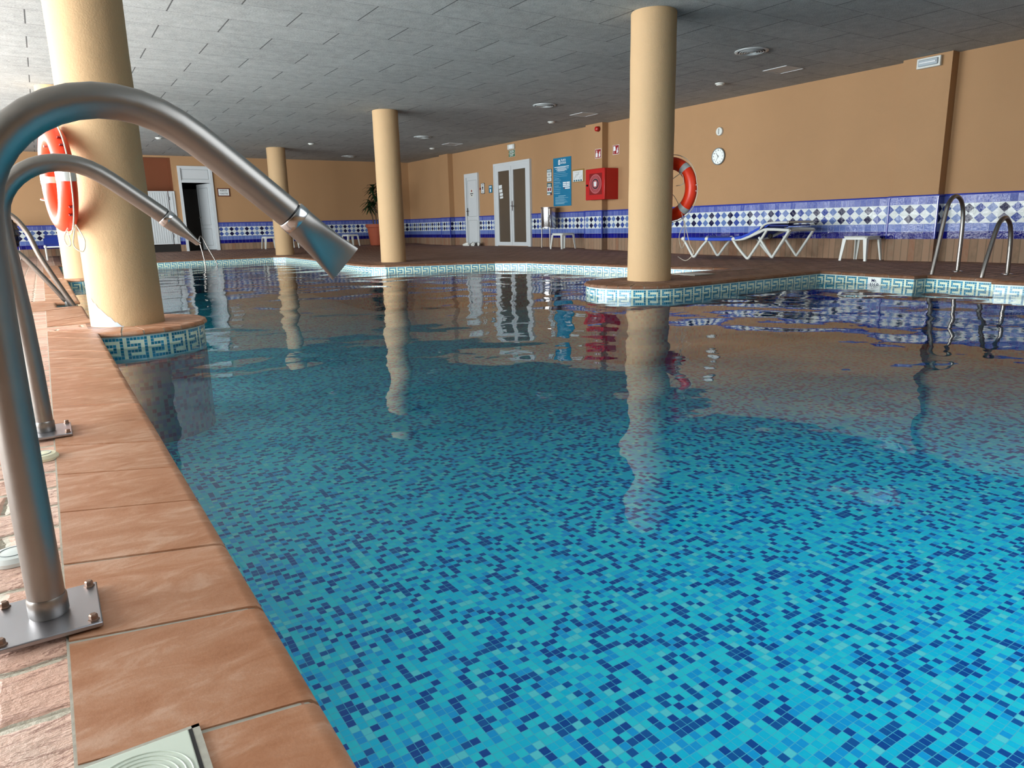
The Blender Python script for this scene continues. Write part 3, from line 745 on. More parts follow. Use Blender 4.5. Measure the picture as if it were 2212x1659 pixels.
# ------------------------------------------------------------------ loungers
def lounger(loc, rz, label, up=0.24):
    # local: length along +x (foot at x=0, head at x=1.95), width along y, z up
    t = thing('sun_lounger', label, 'sun lounger', loc, rz, 'white framed blue sun loungers')
    w = 0.30; H = 0.32
    K = 1.0
    def rib(pts, r, y, nm='frame_rail'): return [(p[0], y, p[1]) for p in pts]
    for y in (-w, w):
        s_ = MB(); s_.tube(smooth_path(rib([(0.0, H-0.01), (0.10, H), (0.55, H-0.01), (1.05, H-0.015), (1.20, H)], 0, y), 3), 0.020, 8); obj('side_rail', s_, 'white_plastic', t, local=True)
        for x0, x1, x2, zt, zt2 in ((0.02, 0.28, 0.56, H, H-0.03), (1.10, 1.40, 1.74, H-0.02, H+0.13)):
            l = MB(); l.tube(smooth_path([(x0, y, zt), (x0+0.10, y, zt*0.62), (x1-0.035, y, 0.035), (x1, y, 0.018), (x1+0.035, y, 0.035), (x2-0.12, y, zt2*0.62), (x2, y, zt2)], 5), 0.021, 8); obj('leg', l, 'white_plastic', t, local=True)
        h = MB(); h.tube(smooth_path([(1.10, y, H-0.015), (1.32, y, H), (1.62, y, H+0.105), (1.74, y, H+0.14), (2.14, y, H+0.125)], 3), 0.022, 8)
        h.tube([(2.14, y, H+0.125), (1.86, y, 0.035)], 0.021, 8); h.tube([(1.86, y, 0.035), (1.60, y, H+0.02)], 0.019, 8); obj('head_frame', h, 'white_plastic', t, local=True)
    for x, z in ((0.02, H-0.01), (0.56, H-0.02), (1.12, H-0.02), (1.74, H+0.13), (2.14, H+0.12)): obj('crossbar', MB().tube([(x, -w, z), (x, w, z)], 0.017, 8), 'white_plastic', t, local=True)
    sl = MB(); rows = [(0.06, H+0.012), (0.3, H+0.008), (0.6, H+0.004), (0.9, H+0.004), (1.10, H+0.010), (1.26, H+0.035)]
    rg = []
    for x, z in rows: rg.append([Vector((x, -w-0.012, z+0.012)), Vector((x, -w*0.4, z+0.002)), Vector((x, w*0.4, z+0.002)), Vector((x, w+0.012, z+0.012)), Vector((x, w+0.024, z)), Vector((x, w+0.024, z-0.034)), Vector((x, w+0.01, z-0.042)), Vector((x, w*0.6, z-0.012)), Vector((x, -w*0.6, z-0.012)), Vector((x, -w-0.01, z-0.042)), Vector((x, -w-0.024, z-0.034)), Vector((x, -w-0.024, z))])
    sl.loft(rg); obj('seat_sling', sl, 'blue_fabric', t, local=True)
    bk_ = MB(); rg = []; 
    for x, z in ((1.26, H+0.035), (1.42, H+0.09), (1.56, H+0.155), (1.62, H+0.185)):
        rg.append([Vector((x, -w-0.02, z)), Vector((x, w+0.02, z)), Vector((x, w+0.022, z-0.040)), Vector((x, -w-0.022, z-0.040))])
    bk_.loft(rg); obj('back_sling', bk_, 'blue_fabric', t, local=True)
    b2 = MB()
    for y in (-w, w): b2.tube(smooth_path([(1.30, y, H+0.01), (1.58, y, H+0.13), (1.74, y, H+up-0.01), (2.10, y, H+up)], 4), 0.017, 8)
    b2.tube([(2.10, -w, H+up), (2.10, w, H+up)], 0.017, 8); obj('back_frame', b2, 'white_plastic', t, local=True)
    hs = MB(); hs.prism([(1.66, H+0.195), (1.76, H+up+0.012), (2.07, H+up+0.022), (2.09, H+up-0.012), (1.78, H+up-0.025), (1.68, H+0.165)], -w+0.02, w-0.02, Matrix(((1, 0, 0, 0), (0, 0, -1, 0), (0, 1, 0, 0), (0, 0, 0, 1)))); obj('head_sling', hs, 'blue_fabric', t, local=True)
    for y in (-w, w):
        for x, z in ((0.03, H-0.004), (0.56, H-0.006), (1.12, H-0.008)): obj('joint_knuckle', MB().ell((x, y+math.copysign(0.006, y), z), (0.045, 0.032, 0.034), 14, 8), 'white_plastic', t, local=True)
    hd = MB(); hd.box(1.76, 2.09, -w+0.03, w-0.03, H+up-0.055, H+up-0.035); obj('headrest_underside', hd, 'navy_fabric', t, local=True)
    k_ = MB(); k_.lathe([(0.035, 0), (0.04, 0.02), (0.02, 0.05)], (1.72, -w+0.10, H+0.035), (0, 1, 0), seg=14); obj('adjuster_knob', k_, 'dark', t, local=True)
    return t
L1 = lounger((9.65, 8.88, 0.0), -PI/2, 'blue sling sun lounger with white frame along the right wall')
# the same lounger on the left of the back wall, seen from its foot end
dup(L1, (0.36, 19.62, 0.06), PI*0.5, 'distant blue lounger by the back wall, left of the columns')

# ------------------------------------------------------------------ tables
def table(loc, rz, label):
    t = thing('side_table', label, 'side table', loc, rz, 'small white plastic side tables')
    W_, H, a = 0.185, 0.345, 0.03
    pl = [(-W_+a, -W_), (W_-a, -W_), (W_, -W_+a), (W_, W_-a), (W_-a, W_), (-W_+a, W_), (-W_, W_-a), (-W_, -W_+a)]
    m = MB(); m.prism(pl, H-0.012, H, None); m.prism([(x*0.97, y*0.97) for x, y in pl], H-0.05, H-0.012, None); obj('tabletop', m, 'white_plastic', t, bevel=0.006, local=True)
    for sx in (-1, 1):
        for sy in (-1, 1):
            l = MB(); q = 0.055
            r0 = [Vector((sx*(W_-0.004), sy*(W_-0.004), H-0.03)), Vector((sx*(W_-0.004-q), sy*(W_-0.004), H-0.03)), Vector((sx*(W_-0.004-q), sy*(W_-0.016), H-0.03)), Vector((sx*(W_-0.016), sy*(W_-0.016), H-0.03)), Vector((sx*(W_-0.016), sy*(W_-0.004-q), H-0.03)), Vector((sx*(W_-0.004), sy*(W_-0.004-q), H-0.03))]
            e = 0.022; q2 = 0.034
            r1 = [Vector((sx*(W_+e), sy*(W_+e), 0)), Vector((sx*(W_+e-q2), sy*(W_+e), 0)), Vector((sx*(W_+e-q2), sy*(W_+e-0.01), 0)), Vector((sx*(W_+e-0.01), sy*(W_+e-0.01), 0)), Vector((sx*(W_+e-0.01), sy*(W_+e-q2), 0)), Vector((sx*(W_+e), sy*(W_+e-q2), 0))]
            l.loft([r0, r1]); obj('leg', l, 'white_plastic', t, local=True)
    return t
T1 = table((9.90, 5.93, 0.0), 0.0, 'small white plastic table against the brick plinth on the right')
dup(T1, (9.76, 12.85, fz(9.76, 12.85)), 0.05, 'small white plastic table in front of the steel bin')
dup(T1, (5.50, 21.15, fz(5.5, 21.15)), 0.0, 'distant white table left of the farthest column')
dup(T1, (7.90, 21.10, fz(7.9, 21.1)), 0.15, 'distant white table left of the potted plant')
# white plastic chair, mostly hidden behind the far column
t = thing('plastic_chair', 'white plastic chair mostly hidden behind the farthest column', 'chair', (6.02, 21.15, fz(6, 21.15)))
x, y, z = 6.02, 21.15, fz(6, 21.15)
m = MB(); m.box(x-0.22, x+0.22, y-0.22, y+0.22, z+0.36, z+0.38); obj('seat', m, 'white_plastic', t, bevel=0.008)
m = MB(); m.prism([(-0.22, 0), (0.22, 0), (0.20, 0.36), (0.12, 0.42), (-0.12, 0.42), (-0.20, 0.36)], -0.01, 0.01, Matrix.Translation((x, y+0.24, z+0.38)) @ Matrix.Rotation(PI/2-0.15, 4, 'X')); obj('backrest', m, 'white_plastic', t, bevel=0.006)
for sx in (-1, 1):
    for sy in (-1, 1): obj('leg', MB().tube([(x+sx*0.20, y+sy*0.20, z+0.37), (x+sx*0.235, y+sy*0.235, z)], [0.022, 0.015], 8), 'white_plastic', t)

# ------------------------------------------------------------------ bin on legs
bx_, by_ = 9.99, 13.70; bz = fz(bx_, by_)
t = thing('litter_bin', 'brushed steel cylindrical litter bin on thin legs by the tiled wall', 'litter bin', (bx_, by_, bz))
m = MB(); m.lathe([(0.165, 0.0), (0.168, 0.01), (0.168, 0.42), (0.168, 0.44)], (bx_, by_, bz+0.46), seg=40); obj('barrel', m, 'steel_bright', t)
m = MB(); m.lathe([(0.172, 0.0), (0.178, 0.006), (0.178, 0.022), (0.165, 0.024), (0.150, 0.02), (0.150, -0.03)], (bx_, by_, bz+0.895), seg=40); obj('rim', m, 'steel_dull', t)
m = MB(); m.lathe([(0.176, 0.0), (0.176, 0.02)], (bx_, by_, bz+0.452), seg=40); obj('base_ring', m, 'steel_dull', t)
for px, py in ((-0.06, 0.195), (-0.10, -0.185)):
    m = MB(); m.tube([(bx_+px, by_+py, bz+0.0), (bx_+px, by_+py, bz+0.88)], 0.014, 12); m.lathe([(0.03, 0), (0.03, 0.006), (0.016, 0.01)], (bx_+px, by_+py, bz), seg=14); obj('leg', m, 'steel', t)
m = MB(); m.box(bx_-0.115, bx_-0.085, by_-0.21, by_-0.175, bz+0.47, bz+0.74); obj('bracket', m, 'steel_bright', t, bevel=0.003)

# shoes beside the small door
def shoe(x, y, rz, label):
    z = fz(x, y)-0.003; t = thing('shoe', label, 'shoe', (x, y, z), rz, 'shoes left by the small white door')
    m = MB(); rg = []
    for px, w_, h in ((-0.13, 0.028, 0.075), (-0.11, 0.036, 0.092), (-0.05, 0.036, 0.088), (0.0, 0.036, 0.072), (0.05, 0.044, 0.055), (0.10, 0.044, 0.046), (0.135, 0.028, 0.034)):
        rg.append([Vector((px, w_*math.cos(a), 0.012+(h*0.5)*(1+math.sin(a)))) for a in [2*PI*k/12 for k in range(12)]])
    m.loft(rg); obj('upper', m, 'shoe', t, local=True)
    m = MB(); m.prism([(0.148*math.cos(a)*(1 if math.cos(a) > 0 else 0.95), (0.045 if math.cos(a) > -0.2 else 0.036)*math.sin(a)) for a in [2*PI*k/20 for k in range(20)]], 0.0, 0.018, None); obj('sole', m, 'white_plastic', t, local=True)
    m = MB(); m.ell((-0.075, 0, 0.092), (0.045, 0.026, 0.012), 12, 6); obj('opening', m, 'dark', t, local=True)
    m = MB()
    for q in range(4): m.tube([(-0.02+q*0.022, -0.026, 0.078-q*0.006), (-0.02+q*0.022, 0.026, 0.078-q*0.006)], 0.0035, 6)
    obj('laces', m, 'grey_line', t, local=True)
    return t
S1 = shoe(9.96, 17.60, PI/2+0.1, 'white shoe on the floor, leftmost of those by the small white door')
for (x, y, rz, la) in ((10.12, 17.53, PI/2-0.15, 'white shoe second from the left by the small white door'), (9.97, 17.24, 1.25, 'white shoe third from the left by the small white door'), (10.13, 17.19, 1.0, 'rightmost white shoe by the small white door')):
    dup(S1, (x, y, fz(x, y)-0.003), rz, la)

# ------------------------------------------------------------------ potted plant
px, py = 8.72, 20.95; pz = fz(px, py)
t = thing('potted_plant', 'tall dark-leaved plant in a big terracotta pot behind the middle column', 'potted plant', (px, py, pz))
m = MB(); m.lathe([(0.20, 0.0), (0.225, 0.03), (0.29, 0.50), (0.31, 0.54), (0.335, 0.55), (0.345, 0.64), (0.315, 0.645), (0.30, 0.60)], (px, py, pz), seg=40); obj('pot', m, 'terracotta', t)
m = MB(); m.lathe([(0.30, 0.59), (0.0, 0.60)], (px, py, pz), seg=24); obj('soil', m, 'soil', t)
m = MB(); tips = []
for dx, dy, h in ((0.0, 0.0, 1.15), (0.10, 0.06, 0.90), (-0.07, 0.05, 0.72)):
    P = smooth_path([(px+dx, py+dy, pz+0.58), (px+dx*1.3-0.02, py+dy, pz+0.58+h*0.5), (px+dx*1.6-0.04, py+dy*1.2, pz+0.58+h)], 4); m.tube(P, [0.022-0.008*i/(len(P)-1) for i in range(len(P))], 8); tips.append(P[-1])
obj('cane', m, 'bark', t)
m = MB()
rnd = random.Random(3)
for tp in tips:
    for k in range(64):
        az = rnd.uniform(0, 2*PI); L = rnd.uniform(0.24, 0.40); el = rnd.uniform(-0.3, 1.1); base = tp+Vector((0, 0, rnd.uniform(-0.20, 0.03)))
        d = Vector((math.cos(az)*math.cos(el), math.sin(az)*math.cos(el), math.sin(el))); sd = d.cross(Vector((0, 0, 1))).normalized()
        L_, R2 = [], []
        for i in range(6):
            f = i/5; p = base+d*(L*f)+Vector((0, 0, -0.42*L*f*f*1.3)); w_ = 0.030*math.sin(PI*min(0.98, f*0.86+0.08))
            L_.append(p-sd*w_); R2.append(p+sd*w_)
        vs = [];
        for a_, b_ in zip(L_, R2): vs += [a_, b_]
        m.add(vs, [(2*i, 2*i+1, 2*i+3, 2*i+2) for i in range(5)])
obj('foliage', m, 'leaf', t)

# black bag bin far left
gx, gy = -0.62, 20.6; gz = fz(gx, gy)
t = thing('bagged_bin', 'bin on a stand lined with a black bag, far left by the back wall', 'bin', (gx, gy, gz))
m = MB(); prof = []
for i in range(15):
    f = i/14; prof.append((0.10+0.11*math.sin(PI*min(1, f*0.85+0.1))+0.012*math.sin(i*2.3), 0.30+0.62*f))
m.lathe([(0.02, 0.28)]+prof+[(0.17, 0.94)], (gx, gy, gz), seg=22)
for i, v in enumerate(m.v): a = math.atan2(v.y-gy, v.x-gx); k2 = 1+0.07*math.sin(a*7+v.z*9)+0.04*math.sin(a*13); v.x = gx+(v.x-gx)*k2; v.y = gy+(v.y-gy)*k2
obj('bag', m, 'bag', t)
m = MB(); m.tube([(gx+0.20*math.cos(2*PI*k/24), gy+0.20*math.sin(2*PI*k/24), gz+0.93) for k in range(24)], 0.012, 8, closed=True)
for a in (0.5, 2.6, 4.7): m.tube([(gx+0.21*math.cos(a), gy+0.21*math.sin(a), gz+0.93), (gx+0.17*math.cos(a), gy+0.17*math.sin(a), gz)], 0.010, 8)
obj('stand', m, 'steel', t)

# ------------------------------------------------------------------ doors (structure)
def rwbox(y0, y1, z0, z1, x0, x1): return (x0, x1, y0, y1, z0, z1)
d1 = thing('door_1', '', '', (XR, 15.65, 0.08)); del d1['label'], d1['category']; d1['kind'] = 'structure'
ya, yb, zb, zt = 14.80, 16.49, 0.075, 2.19
m = MB(); m.box(XR-0.05, XR+0.01, ya+0.05, ya+0.13, zb, zt-0.1); m.box(XR-0.05, XR+0.01, yb-0.12, yb-0.05, zb, zt-0.1); m.box(XR-0.05, XR+0.01, ya+0.05, yb-0.05, zt-0.10, zt-0.05); m.box(XR-0.062, XR+0.01, ya, ya+0.05, zb, zt-0.05); m.box(XR-0.062, XR+0.01, yb-0.05, yb, zb, zt-0.05); m.box(XR-0.062, XR+0.01, ya, yb, zt-0.05, zt)
obj('door_frame', m, 'white_paint', d1, smooth=False)
for (a, b) in ((15.665, 16.37), (14.93, 15.655)):
    m = MB(); m.box(XR-0.045, XR, a, a+0.085, zb+0.02, zt-0.10); m.box(XR-0.045, XR, b-0.085, b, zb+0.02, zt-0.10); m.box(XR-0.045, XR, a+0.085, b-0.085, zt-0.20, zt-0.10); m.box(XR-0.045, XR, a+0.085, b-0.085, zb+0.02, zb+0.115)
    lf = obj('door_leaf', m, 'white_paint', d1, smooth=False)
    m = MB(); m.box(XR-0.025, XR-0.015, a+0.08, b-0.08, zb+0.1, zt-0.19); obj('frosted_pane', m, 'frosted', lf)
m = MB(); m.box(XR-0.052, XR-0.045, 15.60, 15.64, 0.98, 1.22); m.tube([(XR-0.05, 15.62, 1.10), (XR-0.095, 15.62, 1.10), (XR-0.095, 15.50, 1.085)], 0.009, 8); obj('door_handle', m, 'steel_dull', d1)
# flyer taped to the left pane
t = thing('door_flyers', 'crooked pale paper flyers taped to the left pane of the double door', 'flyer', (XR-0.03, 16.17, 1.35))
for i, (z0, h, dy) in enumerate(((1.55, 0.10, 0.03), (1.455, 0.085, 0.01), (1.37, 0.075, -0.01), (1.30, 0.06, -0.02))):
    m = MB(); m.prism([(-0.075, 0), (0.075, 0.01), (0.07, h), (-0.08, h-0.008)], 0, 0.002, RW(XR-0.027-i*0.001, 16.17+dy, z0)); obj('sheet', m, 'paper', t, smooth=False)
d2 = thing('door_2', '', '', (XR, 17.7, 0.06)); del d2['label'], d2['category']; d2['kind'] = 'structure'
ya, yb, zb, zt = 17.34, 18.08, 0.05, 2.045
m = MB(); m.box(XR-0.05, XR, ya, ya+0.05, zb, zt-0.1); m.box(XR-0.05, XR, yb-0.10, yb, zb, zt-0.1); m.box(XR-0.05, XR, ya, yb, zt-0.10, zt); obj('door_frame', m, 'white_paint', d2, smooth=False)
m = MB(); m.box(XR-0.035, XR, ya+0.05, yb-0.10, zb+0.01, zt-0.10); lf = obj('door_leaf', m, 'white_paint', d2)
m = MB(); m.box(XR-0.036, XR-0.030, yb-0.108, yb-0.098, zb, zt-0.1); obj('door_gap', m, 'black', d2)
for z0, z1 in ((0.13, 0.78), (0.88, 1.86)):
    m = MB(); a, b = ya+0.09, yb-0.16; g = 0.007
    for q in ((a, b, z0, z0+g), (a, b, z1-g, z1), (a, a+g, z0, z1), (b-g, b, z0, z1)): m.box(XR-0.037, XR-0.034, q[0], q[1], q[2], q[3])
    obj('panel_moulding', m, 'grey_line', lf)
m = MB(); m.box(XR-0.042, XR-0.035, yb-0.145, yb-0.115, 0.90, 1.12); m.tube([(XR-0.04, yb-0.13, 1.03), (XR-0.08, yb-0.13, 1.03), (XR-0.08, yb-0.23, 1.03)], 0.008, 8); obj('door_handle', m, 'black', d2)
# door 3: open doorway in the back wall
d3 = thing('door_3', '', '', (3.82, YB, 0.12)); del d3['label'], d3['category']; d3['kind'] = 'structure'
m = MB(); zb = 0.11
m.box(3.37, 3.44, YB-0.05, YB+T, zb, 2.35); m.box(4.19, 4.26, YB-0.05, YB+T, zb, 2.35); m.box(3.37, 4.26, YB-0.05, YB+T, 2.35, 2.41); m.box(3.44, 4.19, YB-0.045, YB+T, 1.97, 2.03); obj('door_frame', m, 'white_paint', d3, smooth=False)
m = MB(); m.box(3.44, 4.19, YB-0.02, YB+0.02, 2.03, 2.35); tp = obj('transom_panel', m, 'white_paint', d3)
m = MB(); g = 0.008
for q in ((3.47, 4.16, 2.06, 2.06+g), (3.47, 4.16, 2.32-g, 2.32), (3.47, 3.47+g, 2.06, 2.32), (4.16-g, 4.16, 2.06, 2.32)): m.box(q[0], q[1], YB-0.023, YB-0.019, q[2], q[3])
obj('panel_moulding', m, 'grey_line', tp)
R3 = Matrix.Translation((4.17, YB+0.10, 0)) @ Matrix.Rotation(math.radians(-74), 4, 'Z')
def rbox(mb, Mx, x0, x1, y0, y1, z0, z1):
    q = MB().box(x0, x1, y0, y1, z0, z1); mb.add([Mx @ v for v in q.v], q.f)
m = MB(); rbox(m, R3, -0.72, 0, -0.02, 0.02, 0.13, 1.96); lf = obj('door_leaf', m, 'white_paint', d3)
m = MB()
for z0, z1 in ((0.25, 0.72), (0.82, 1.85)):
    for q in ((-0.64, -0.08, z0, z0+g), (-0.64, -0.08, z1-g, z1), (-0.64, -0.64+g, z0, z1), (-0.08-g, -0.08, z0, z1)): rbox(m, R3, q[0], q[1], -0.024, -0.019, q[2], q[3])
obj('panel_moulding', m, 'grey_line', lf)
m = MB(); rbox(m, R3, -0.68, -0.64, -0.06, -0.02, 1.02, 1.06); obj('door_handle', m, 'steel', d3)
m = MB(); m.box(3.44, 4.10, YB+1.0, YB+1.05, 0.12, 1.85); obj('inner_door', m, 'darkpanel', d3)

# shutters in front of the niche
t = thing('slatted_shutter', 'white slatted shutter hanging in the brown niche beside the doorway', 'shutter', (2.5, YB, 0.32))
for (a, b) in ((1.28, 2.30), (2.32, 3.06), (3.08, 3.235)):
    m = MB(); m.box(a, b, YB-0.03, YB+0.0, 0.32, 1.74)
    n_ = max(1, int((b-a-0.06)/0.055))
    lf = obj('panel', m, 'white_paint', t, bevel=0.003)
    m = MB()
    for i in range(n_): xx = a+0.03+(b-a-0.06)*(i+0.5)/n_; m.box(xx-0.020, xx+0.020, YB-0.040, YB-0.028, 0.36, 1.70)
    obj('slats', m, 'white_paint', lf, bevel=0.003)
for z0 in (0.5, 1.5): obj('hinge', MB().box(3.055, 3.085, YB-0.046, YB-0.03, z0, z0+0.09), 'steel_dull', t)
sb = MB(); sb.box(1.2, 3.24, YB+0.02, YB+0.66, 0.10, 0.30); struct('trim_8', sb, 'dark')  # dark block standing in for the shaded gap under the shutters

# ------------------------------------------------------------------ wall fittings
def rsign(name, label, cat, y0, y1, z0, z1, mat, x=XR, t_=0.008, group=None, bevel=0.0):
    t = thing(name, label, cat, (x, (y0+y1)/2, z0), 0, group)
    o = obj('panel', MB().box(x-t_, x, y0, y1, z0, z1), mat, t, bevel=bevel); return t
def bars(parent, name, mat, lst, x, th=0.001):   # lst of (y_left, y_right, z, h)
    m = MB()
    for a, b, z, h in lst: m.box(x-th, x+th, min(a, b), max(a, b), z-h/2, z+h/2)
    return obj(name, m, mat, parent, smooth=False)
# clock
cy_, cz_ = 8.955, 1.722; cx_ = XR
t = thing('wall_clock', 'round white wall clock with black hands on the plain right wall', 'clock', (cx_, cy_, cz_))
m = MB(); m.lathe([(0.142, 0.0), (0.146, 0.012), (0.146, 0.030), (0.138, 0.036), (0.130, 0.030), (0.130, 0.0)], (cx_, cy_, cz_), (-1, 0, 0), 48); obj('rim', m, 'grey_line', t)
m = MB(); m.lathe([(0.132, 0.0), (0.132, 0.026)], (cx_, cy_, cz_), (-1, 0, 0), 48); obj('dial', m, 'clockface', t)
for h in range(12):
    a = math.radians(90-30*(h if h else 12)); text('numeral', str(h if h else 12), 0.030 if h % 3 else 0.036, 'ink', RW(cx_-0.028, cy_-0.104*math.cos(a), cz_+0.104*math.sin(a)), t)
def hand(ang, L, w_, dx):
    a = math.radians(90-ang); m = MB(); dd = Vector((0, -math.cos(a), math.sin(a))); pp = Vector((0, math.sin(a), math.cos(a))); c0 = Vector((cx_-dx, cy_, cz_))
    m.add([c0-dd*0.02-pp*w_, c0-dd*0.02+pp*w_, c0+dd*L+pp*w_*0.5, c0+dd*L-pp*w_*0.5], [(0, 1, 2, 3)]); return m
obj('minute_hand', hand(208, 0.095, 0.003, 0.0295), 'ink', t); obj('hour_hand', hand(322, 0.082, 0.0045, 0.031), 'ink', t)
t = thing('round_sensor', 'small round white sensor on the wall above the clock', 'sensor', (XR, 8.95, 2.142))
obj('base', MB().lathe([(0.070, 0), (0.072, 0.02), (0.066, 0.035), (0.0, 0.04)], (XR, 8.95, 2.142), (-1, 0, 0), 32), 'white_plastic', t)
obj('grille', MB().box(XR-0.043, XR-0.035, 8.945, 8.957, 2.095, 2.19), 'grey_line', t)
# emergency lamp on pilaster
t = thing('emergency_light', 'rectangular emergency light high on the right pilaster near the ceiling', 'emergency light', (10.13, 5.32, 2.52))
obj('housing', MB().box(10.08, 10.13, 5.172, 5.478, 2.512, 2.640), 'white_plastic', t, bevel=0.008)
obj('diffuser', MB().box(10.060, 10.083, 5.20, 5.45, 2.535, 2.617), 'panelgrey', t, bevel=0.010)
obj('tube', MB().tube([(10.058, 5.22, 2.576), (10.058, 5.43, 2.576)], 0.010, 10), 'white_ink', t)
# exit lamp + sign
t = thing('emergency_light', 'small emergency light above the green exit sign over the double door', 'emergency light', (XR, 15.65, 2.47))
obj('housing', MB().box(XR-0.05, XR, 15.50, 15.80, 2.485, 2.61), 'white_plastic', t, bevel=0.012)
obj('diffuser', MB().box(XR-0.07, XR-0.045, 15.53, 15.70, 2.50, 2.595), 'white_ink', t, bevel=0.01)
for nm, z0, la in (('SALIDA', 2.395, 'green SALIDA sign plate, upper of the two over the double door'), ('EXIT', 2.310, 'green EXIT sign plate, lower of the two over the double door')):
    t = rsign('exit_sign', la, 'exit sign', 15.51, 15.79, z0-0.002, z0+0.078, 'white_plastic', t_=0.010)
    obj('green_face', MB().box(XR-0.0125, XR-0.009, 15.515, 15.785, z0+0.003, z0+0.073), 'green', t)
    text('lettering', nm, 0.072, 'white_ink', RW(XR-0.013, 15.65, z0+0.038), t, squeeze=0.86 if nm == 'SALIDA' else 1.25)
# siren
t = thing('fire_siren', 'dark red rounded fire alarm siren high on the middle pilaster', 'fire siren', (10.13, 12.07, 2.545))
obj('base', MB().lathe([(0.055, 0), (0.055, 0.03)], (10.13, 12.07, 2.545), (-1, 0, 0), 24), 'darkred', t)
m = MB(); m.lathe([(0.048, 0.03), (0.052, 0.045), (0.048, 0.075), (0.03, 0.09), (0, 0.093)], (10.13, 12.07, 2.545), (-1, 0, 0), 24); obj('lens', m, 'red', t)
def fire_sign(yc, zc, x, label, kind):
    t = rsign('fire_sign', label, 'fire sign', yc-0.098, yc+0.098, zc-0.095, zc+0.095, 'white_plastic', x, 0.006)
    obj('red_face', MB().box(x-0.008, x-0.005, yc-0.088, yc+0.088, zc-0.086, zc+0.086), 'red_sign', t)
    m = MB(); q = RW(x-0.0085, yc, zc)
    if kind: # hand presses a button
        m.prism([(-0.070, -0.07), (-0.015, -0.07), (-0.010, 0.0), (-0.030, 0.02), (-0.032, 0.066), (-0.050, 0.066), (-0.052, 0.02), (-0.070, 0.0)], 0, 0.001, q)
    else:
        m.prism([(-0.075, -0.02), (-0.010, -0.02), (-0.005, 0.01), (-0.015, 0.07), (-0.072, 0.07)], 0, 0.001, q); m.prism([(-0.06, -0.075), (-0.052, -0.075), (-0.052, -0.02), (-0.06, -0.02)], 0, 0.001, q)
    obj('pictogram', m, 'white_ink', t, smooth=False)
    m = MB(); fl_ = [(0.018, -0.068), (0.060, -0.068), (0.072, -0.03), (0.060, 0.0), (0.068, 0.03), (0.052, 0.05), (0.050, 0.012), (0.040, 0.035), (0.034, -0.008), (0.022, -0.01), (0.028, -0.035)]
    m.prism(fl_, 0, 0.001, q); obj('flame_mark', m, 'white_ink', t, smooth=False)
fire_sign(12.08, 2.052, 10.13, 'red fire alarm button sign on the middle pilaster', True)
fire_sign(11.70, 2.10, XR, 'red fire hose sign on the wall right of the middle pilaster', False)
# hose cabinet
t = thing('fire_hose_cabinet', 'red fire hose cabinet with round reel window beside the middle pilaster', 'fire hose cabinet', (10.13, 11.93, 1.095))
y0, y1, z0, z1 = 11.62, 12.235, 1.095, 1.73; xf = 9.93
# box hangs on the wall right of the pilaster, its face stands out in front of the pilaster
obj('box', MB().box(xf+0.03, XR-0.001, y0+0.004, 11.950, z0+0.004, z1-0.004), 'red', t)
obj('door', MB().box(xf-0.02, xf+0.028, y0, y1, z0, z1), 'red', t, bevel=0.010)
obj('box_front', MB().box(xf+0.029, 10.128, 11.952, y1-0.004, z0+0.004, z1-0.004), 'red', t)
ymid, zm = 11.90, 1.42
obj('window', MB().box(xf-0.024, xf-0.018, 11.70, 12.105, 1.20, 1.635), 'darkred', t)
m = MB(); m.lathe([(0.198, 0), (0.198, 0.004)], (xf-0.022, 11.903, zm), (-1, 0, 0), 40); obj('reel_disc', m, 'hosepink', t)
m = MB()
for r_ in (0.16, 0.135): m.tube([(xf-0.027, 11.903+r_*math.cos(2*PI*k/40), zm+r_*math.sin(2*PI*k/40)) for k in range(40)], 0.004, 6, closed=True)
obj('reel_ring', m, 'darkred', t)
m = MB(); m.lathe([(0.104, 0), (0.104, 0.003)], (xf-0.027, 11.903, zm), (-1, 0, 0), 32); obj('badge', m, 'ink', t)
m = MB(); m.lathe([(0.078, 0), (0.078, 0.003)], (xf-0.0295, 11.903, zm), (-1, 0, 0), 32); obj('badge_centre', m, 'hosepink', t)
m = MB(); m.prism([(-0.035, -0.05), (0.03, -0.05), (0.045, 0.03), (0.02, 0.05), (-0.045, 0.04)], 0, 0.001, RW(xf-0.033, 11.903, zm)); obj('pictogram', m, 'paper', t)
m = MB(); m.lathe([(0.022, 0), (0.018, 0.03)], (xf-0.02, 12.17, 1.40), (-1, 0, 0), 14); obj('latch', m, 'black', t)
t = thing('call_point', 'small dark red call point on the pilaster left of the hose cabinet', 'call point', (10.13, 12.30, 1.36))
obj('box', MB().box(10.085, 10.13, 12.262, 12.345, 1.36, 1.455), 'darkred', t, bevel=0.004)
obj('face', MB().box(10.080, 10.087, 12.280, 12.327, 1.38, 1.435), 'hosepink', t)
# information board
t = rsign('information_board', 'tall teal-blue pool rules board with white text on the right wall', 'information board', 13.215, 13.89, 1.025, 2.11, 'board', t_=0.012)
xb = XR-0.0125
text('lettering', 'PLAYA', 0.072, 'white_ink', RW(xb, 13.50, 2.045), t, squeeze=0.85); text('lettering', 'HOTELES', 0.056, 'white_ink', RW(xb, 13.50, 1.985), t, squeeze=0.85)
m = MB(); q = RW(xb, 13.655, 2.01)
m.prism([(-0.035, -0.055), (0.035, -0.055), (0.035, 0.035), (0.0, 0.060), (-0.035, 0.035)], 0, 0.001, q); obj('emblem', m, 'white_ink', t, smooth=False)
m = MB(); m.prism([(-0.018, -0.03), (0.018, -0.03), (0.018, -0.012), (-0.018, -0.012)], 0.001, 0.002, q); m.prism([(-0.014, 0.0), (0.014, 0.0), (0.014, 0.02), (-0.014, 0.02)], 0.001, 0.002, q); obj('emblem_windows', m, 'board', t, smooth=False)
